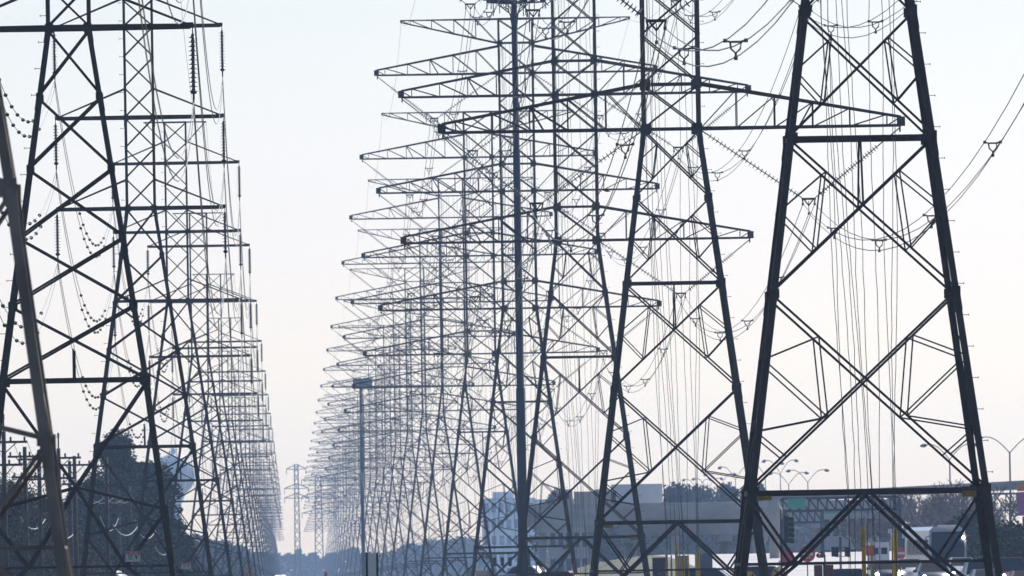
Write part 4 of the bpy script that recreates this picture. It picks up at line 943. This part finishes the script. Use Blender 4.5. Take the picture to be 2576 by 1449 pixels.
# coach
YC = 1210.0; a = at(2337, 1325, YC); c = at(2431, 1325, YC); t = thing('coach', 'tall coach facing the camera with a big dark windscreen and a lit lamp', 'coach', ((a.x + c.x) / 2, YC, a.z - 3.75 + .05), .10); w = 2.55; H = 3.7; L = 12
b = MB(); pr = [(-w / 2 * .97, 0.0, .35), (w / 2 * .97, 0, .35), (w / 2, .05, 2.4), (w / 2 * .93, .35, H - .25), (w / 2 * .7, .5, H), (-w / 2 * .7, .5, H), (-w / 2 * .93, .35, H - .25), (-w / 2, .05, 2.4)]
b.quads(pr + [(x, L, z_) for x, y, z_ in pr], [(0, 1, 2, 3, 4, 5, 6, 7)] + [(i, i + 8, (i + 1) % 8 + 8, (i + 1) % 8) for i in range(8)] + [tuple(range(15, 7, -1))]); b.build('body', carpaint('coach_paint', (.42, .40, .42)), t)
b = MB(); b.quads([(-w * .42, -.02, 1.35), (w * .42, -.02, 1.35), (w * .44, .02, 2.35), (w * .40, .27, 3.35), (-w * .40, .27, 3.35), (-w * .44, .02, 2.35)], [(0, 1, 2, 5), (5, 2, 3, 4)]); b.build('windscreen', M['pane'], t)
b = MB(); b.quads([(-w * .44, -.03, .45), (w * .44, -.03, .45), (w * .44, -.03, 1.2), (-w * .44, -.03, 1.2)], [(0, 1, 2, 3)]); b.build('bumper', M['black'], t)
MB().box((w * .12, -.06, .85), (.7, .04, .55)).build('orange_panel', M['orange'], t)
for s_ in (-1, 1):
    MB().lathe([(.02, 0), (.12, 0), (.1, .06)], 10, (s_ * w * .38, -.05, .75), (0, -1, 0)).build('headlight', M['rim'], t)
    b = MB(); b.tube([(s_ * w * .46, 0, 3.1), (s_ * w * .6, -.35, 3.0), (s_ * w * .6, -.35, 2.7)], .035, 6); b.box((s_ * w * .6, -.35, 2.45), (.2, .16, .55)); b.build('wing_mirror', M['black'], t)
    for yy in (2.2, 9): MB().lathe([(.25, -.15), (.5, -.15), (.5, .15), (.25, .15)], 16, (s_ * (w / 2 - .16), yy, .5), (1, 0, 0)).build('wheel', M['tyre'], t)
    for k in range(6): MB().box((s_ * (w / 2 + .012), 1.6 + k * 1.7, 2.35), (.03, 1.5, 1.0)).build('side_window', M['pane'], t)
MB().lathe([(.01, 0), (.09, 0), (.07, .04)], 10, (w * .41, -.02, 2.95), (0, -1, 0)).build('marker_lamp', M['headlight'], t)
MB().box((0, .25, H + .05), (w * .5, .2, .1)).build('roof_lip', M['white'], t)
# white van seen from behind
p = at(2213, 1364, 1250); t = thing('van', 'white box van seen from behind right of the red road sign', 'van', (p.x, 1250, p.z - 2.3)); MB().box((0, 2.5, 1.35), (1.3, 5, 1.9)).build('body', M['white'], t); MB().box((0, 5.4, 1.0), (1.3, .9, 1.1)).build('cab', M['white'], t)
for s_ in (-1, 1): MB().box((s_ * .5, -.03, .7), (.14, .04, .2)).build('tail_light', M['taillight'], t); MB().box((s_ * .3, -.02, 1.7), (.42, .03, .45)).build('rear_window', M['pane'], t); MB().lathe([(.15, -.1), (.35, -.1), (.35, .1), (.15, .1)], 12, (s_ * .55, 1, .35), (1, 0, 0)).build('wheel', M['tyre'], t)
# fence of the lot along the bottom right, and a bird
p = at(1527, 480, 620); t = thing('bird', 'small dark bird gliding beside the third nearest long-armed tower', 'bird', p); b = MB()
b.lathe([(.005, -.14), (.03, -.08), (.04, 0), (.02, .08), (.005, .12)], 8, (0, 0, 0), (1, 0, -.15)); b.build('body', M['black'], t, True)
for s_ in (-1, 1): b = MB(); b.quads([(-.04, 0, .01), (.04, 0, .01), (.01, s_ * .25, .06), (-.06, s_ * .22, .06), (-.04, 0, -.01), (.04, 0, -.01), (.01, s_ * .25, .05), (-.06, s_ * .22, .05)], [(0, 1, 2, 3), (7, 6, 5, 4), (0, 4, 5, 1), (1, 5, 6, 2), (2, 6, 7, 3)]); b.build('wing', M['black'], t)

# ------------------------------------------------------------------ haze: the air itself
b = MB(); b.quads([(x, y, z_) for z_ in (-1.0, 62.0) for x, y in ((-1600, -80), (1600, -80), (1600, 7300), (-1600, 7300))], [(0, 1, 5, 4), (1, 2, 6, 5), (2, 3, 7, 6), (3, 0, 4, 7), (3, 2, 1, 0), (4, 5, 6, 7)])
hm = bpy.data.materials.new('haze'); hm.use_nodes = True; N = hm.node_tree.nodes; N.clear(); o_ = N.new('ShaderNodeOutputMaterial'); v_ = N.new('ShaderNodeVolumePrincipled')
v_.inputs['Color'].default_value = (*HAZE_COLOR, 1); v_.inputs['Density'].default_value = HAZE_DENSITY; v_.inputs['Anisotropy'].default_value = HAZE_ANISO; hm.node_tree.links.new(v_.outputs[0], o_.inputs['Volume'])
b.build('haze', hm, kind='stuff', label='thin blue haze lying over the whole power line corridor', category='haze')
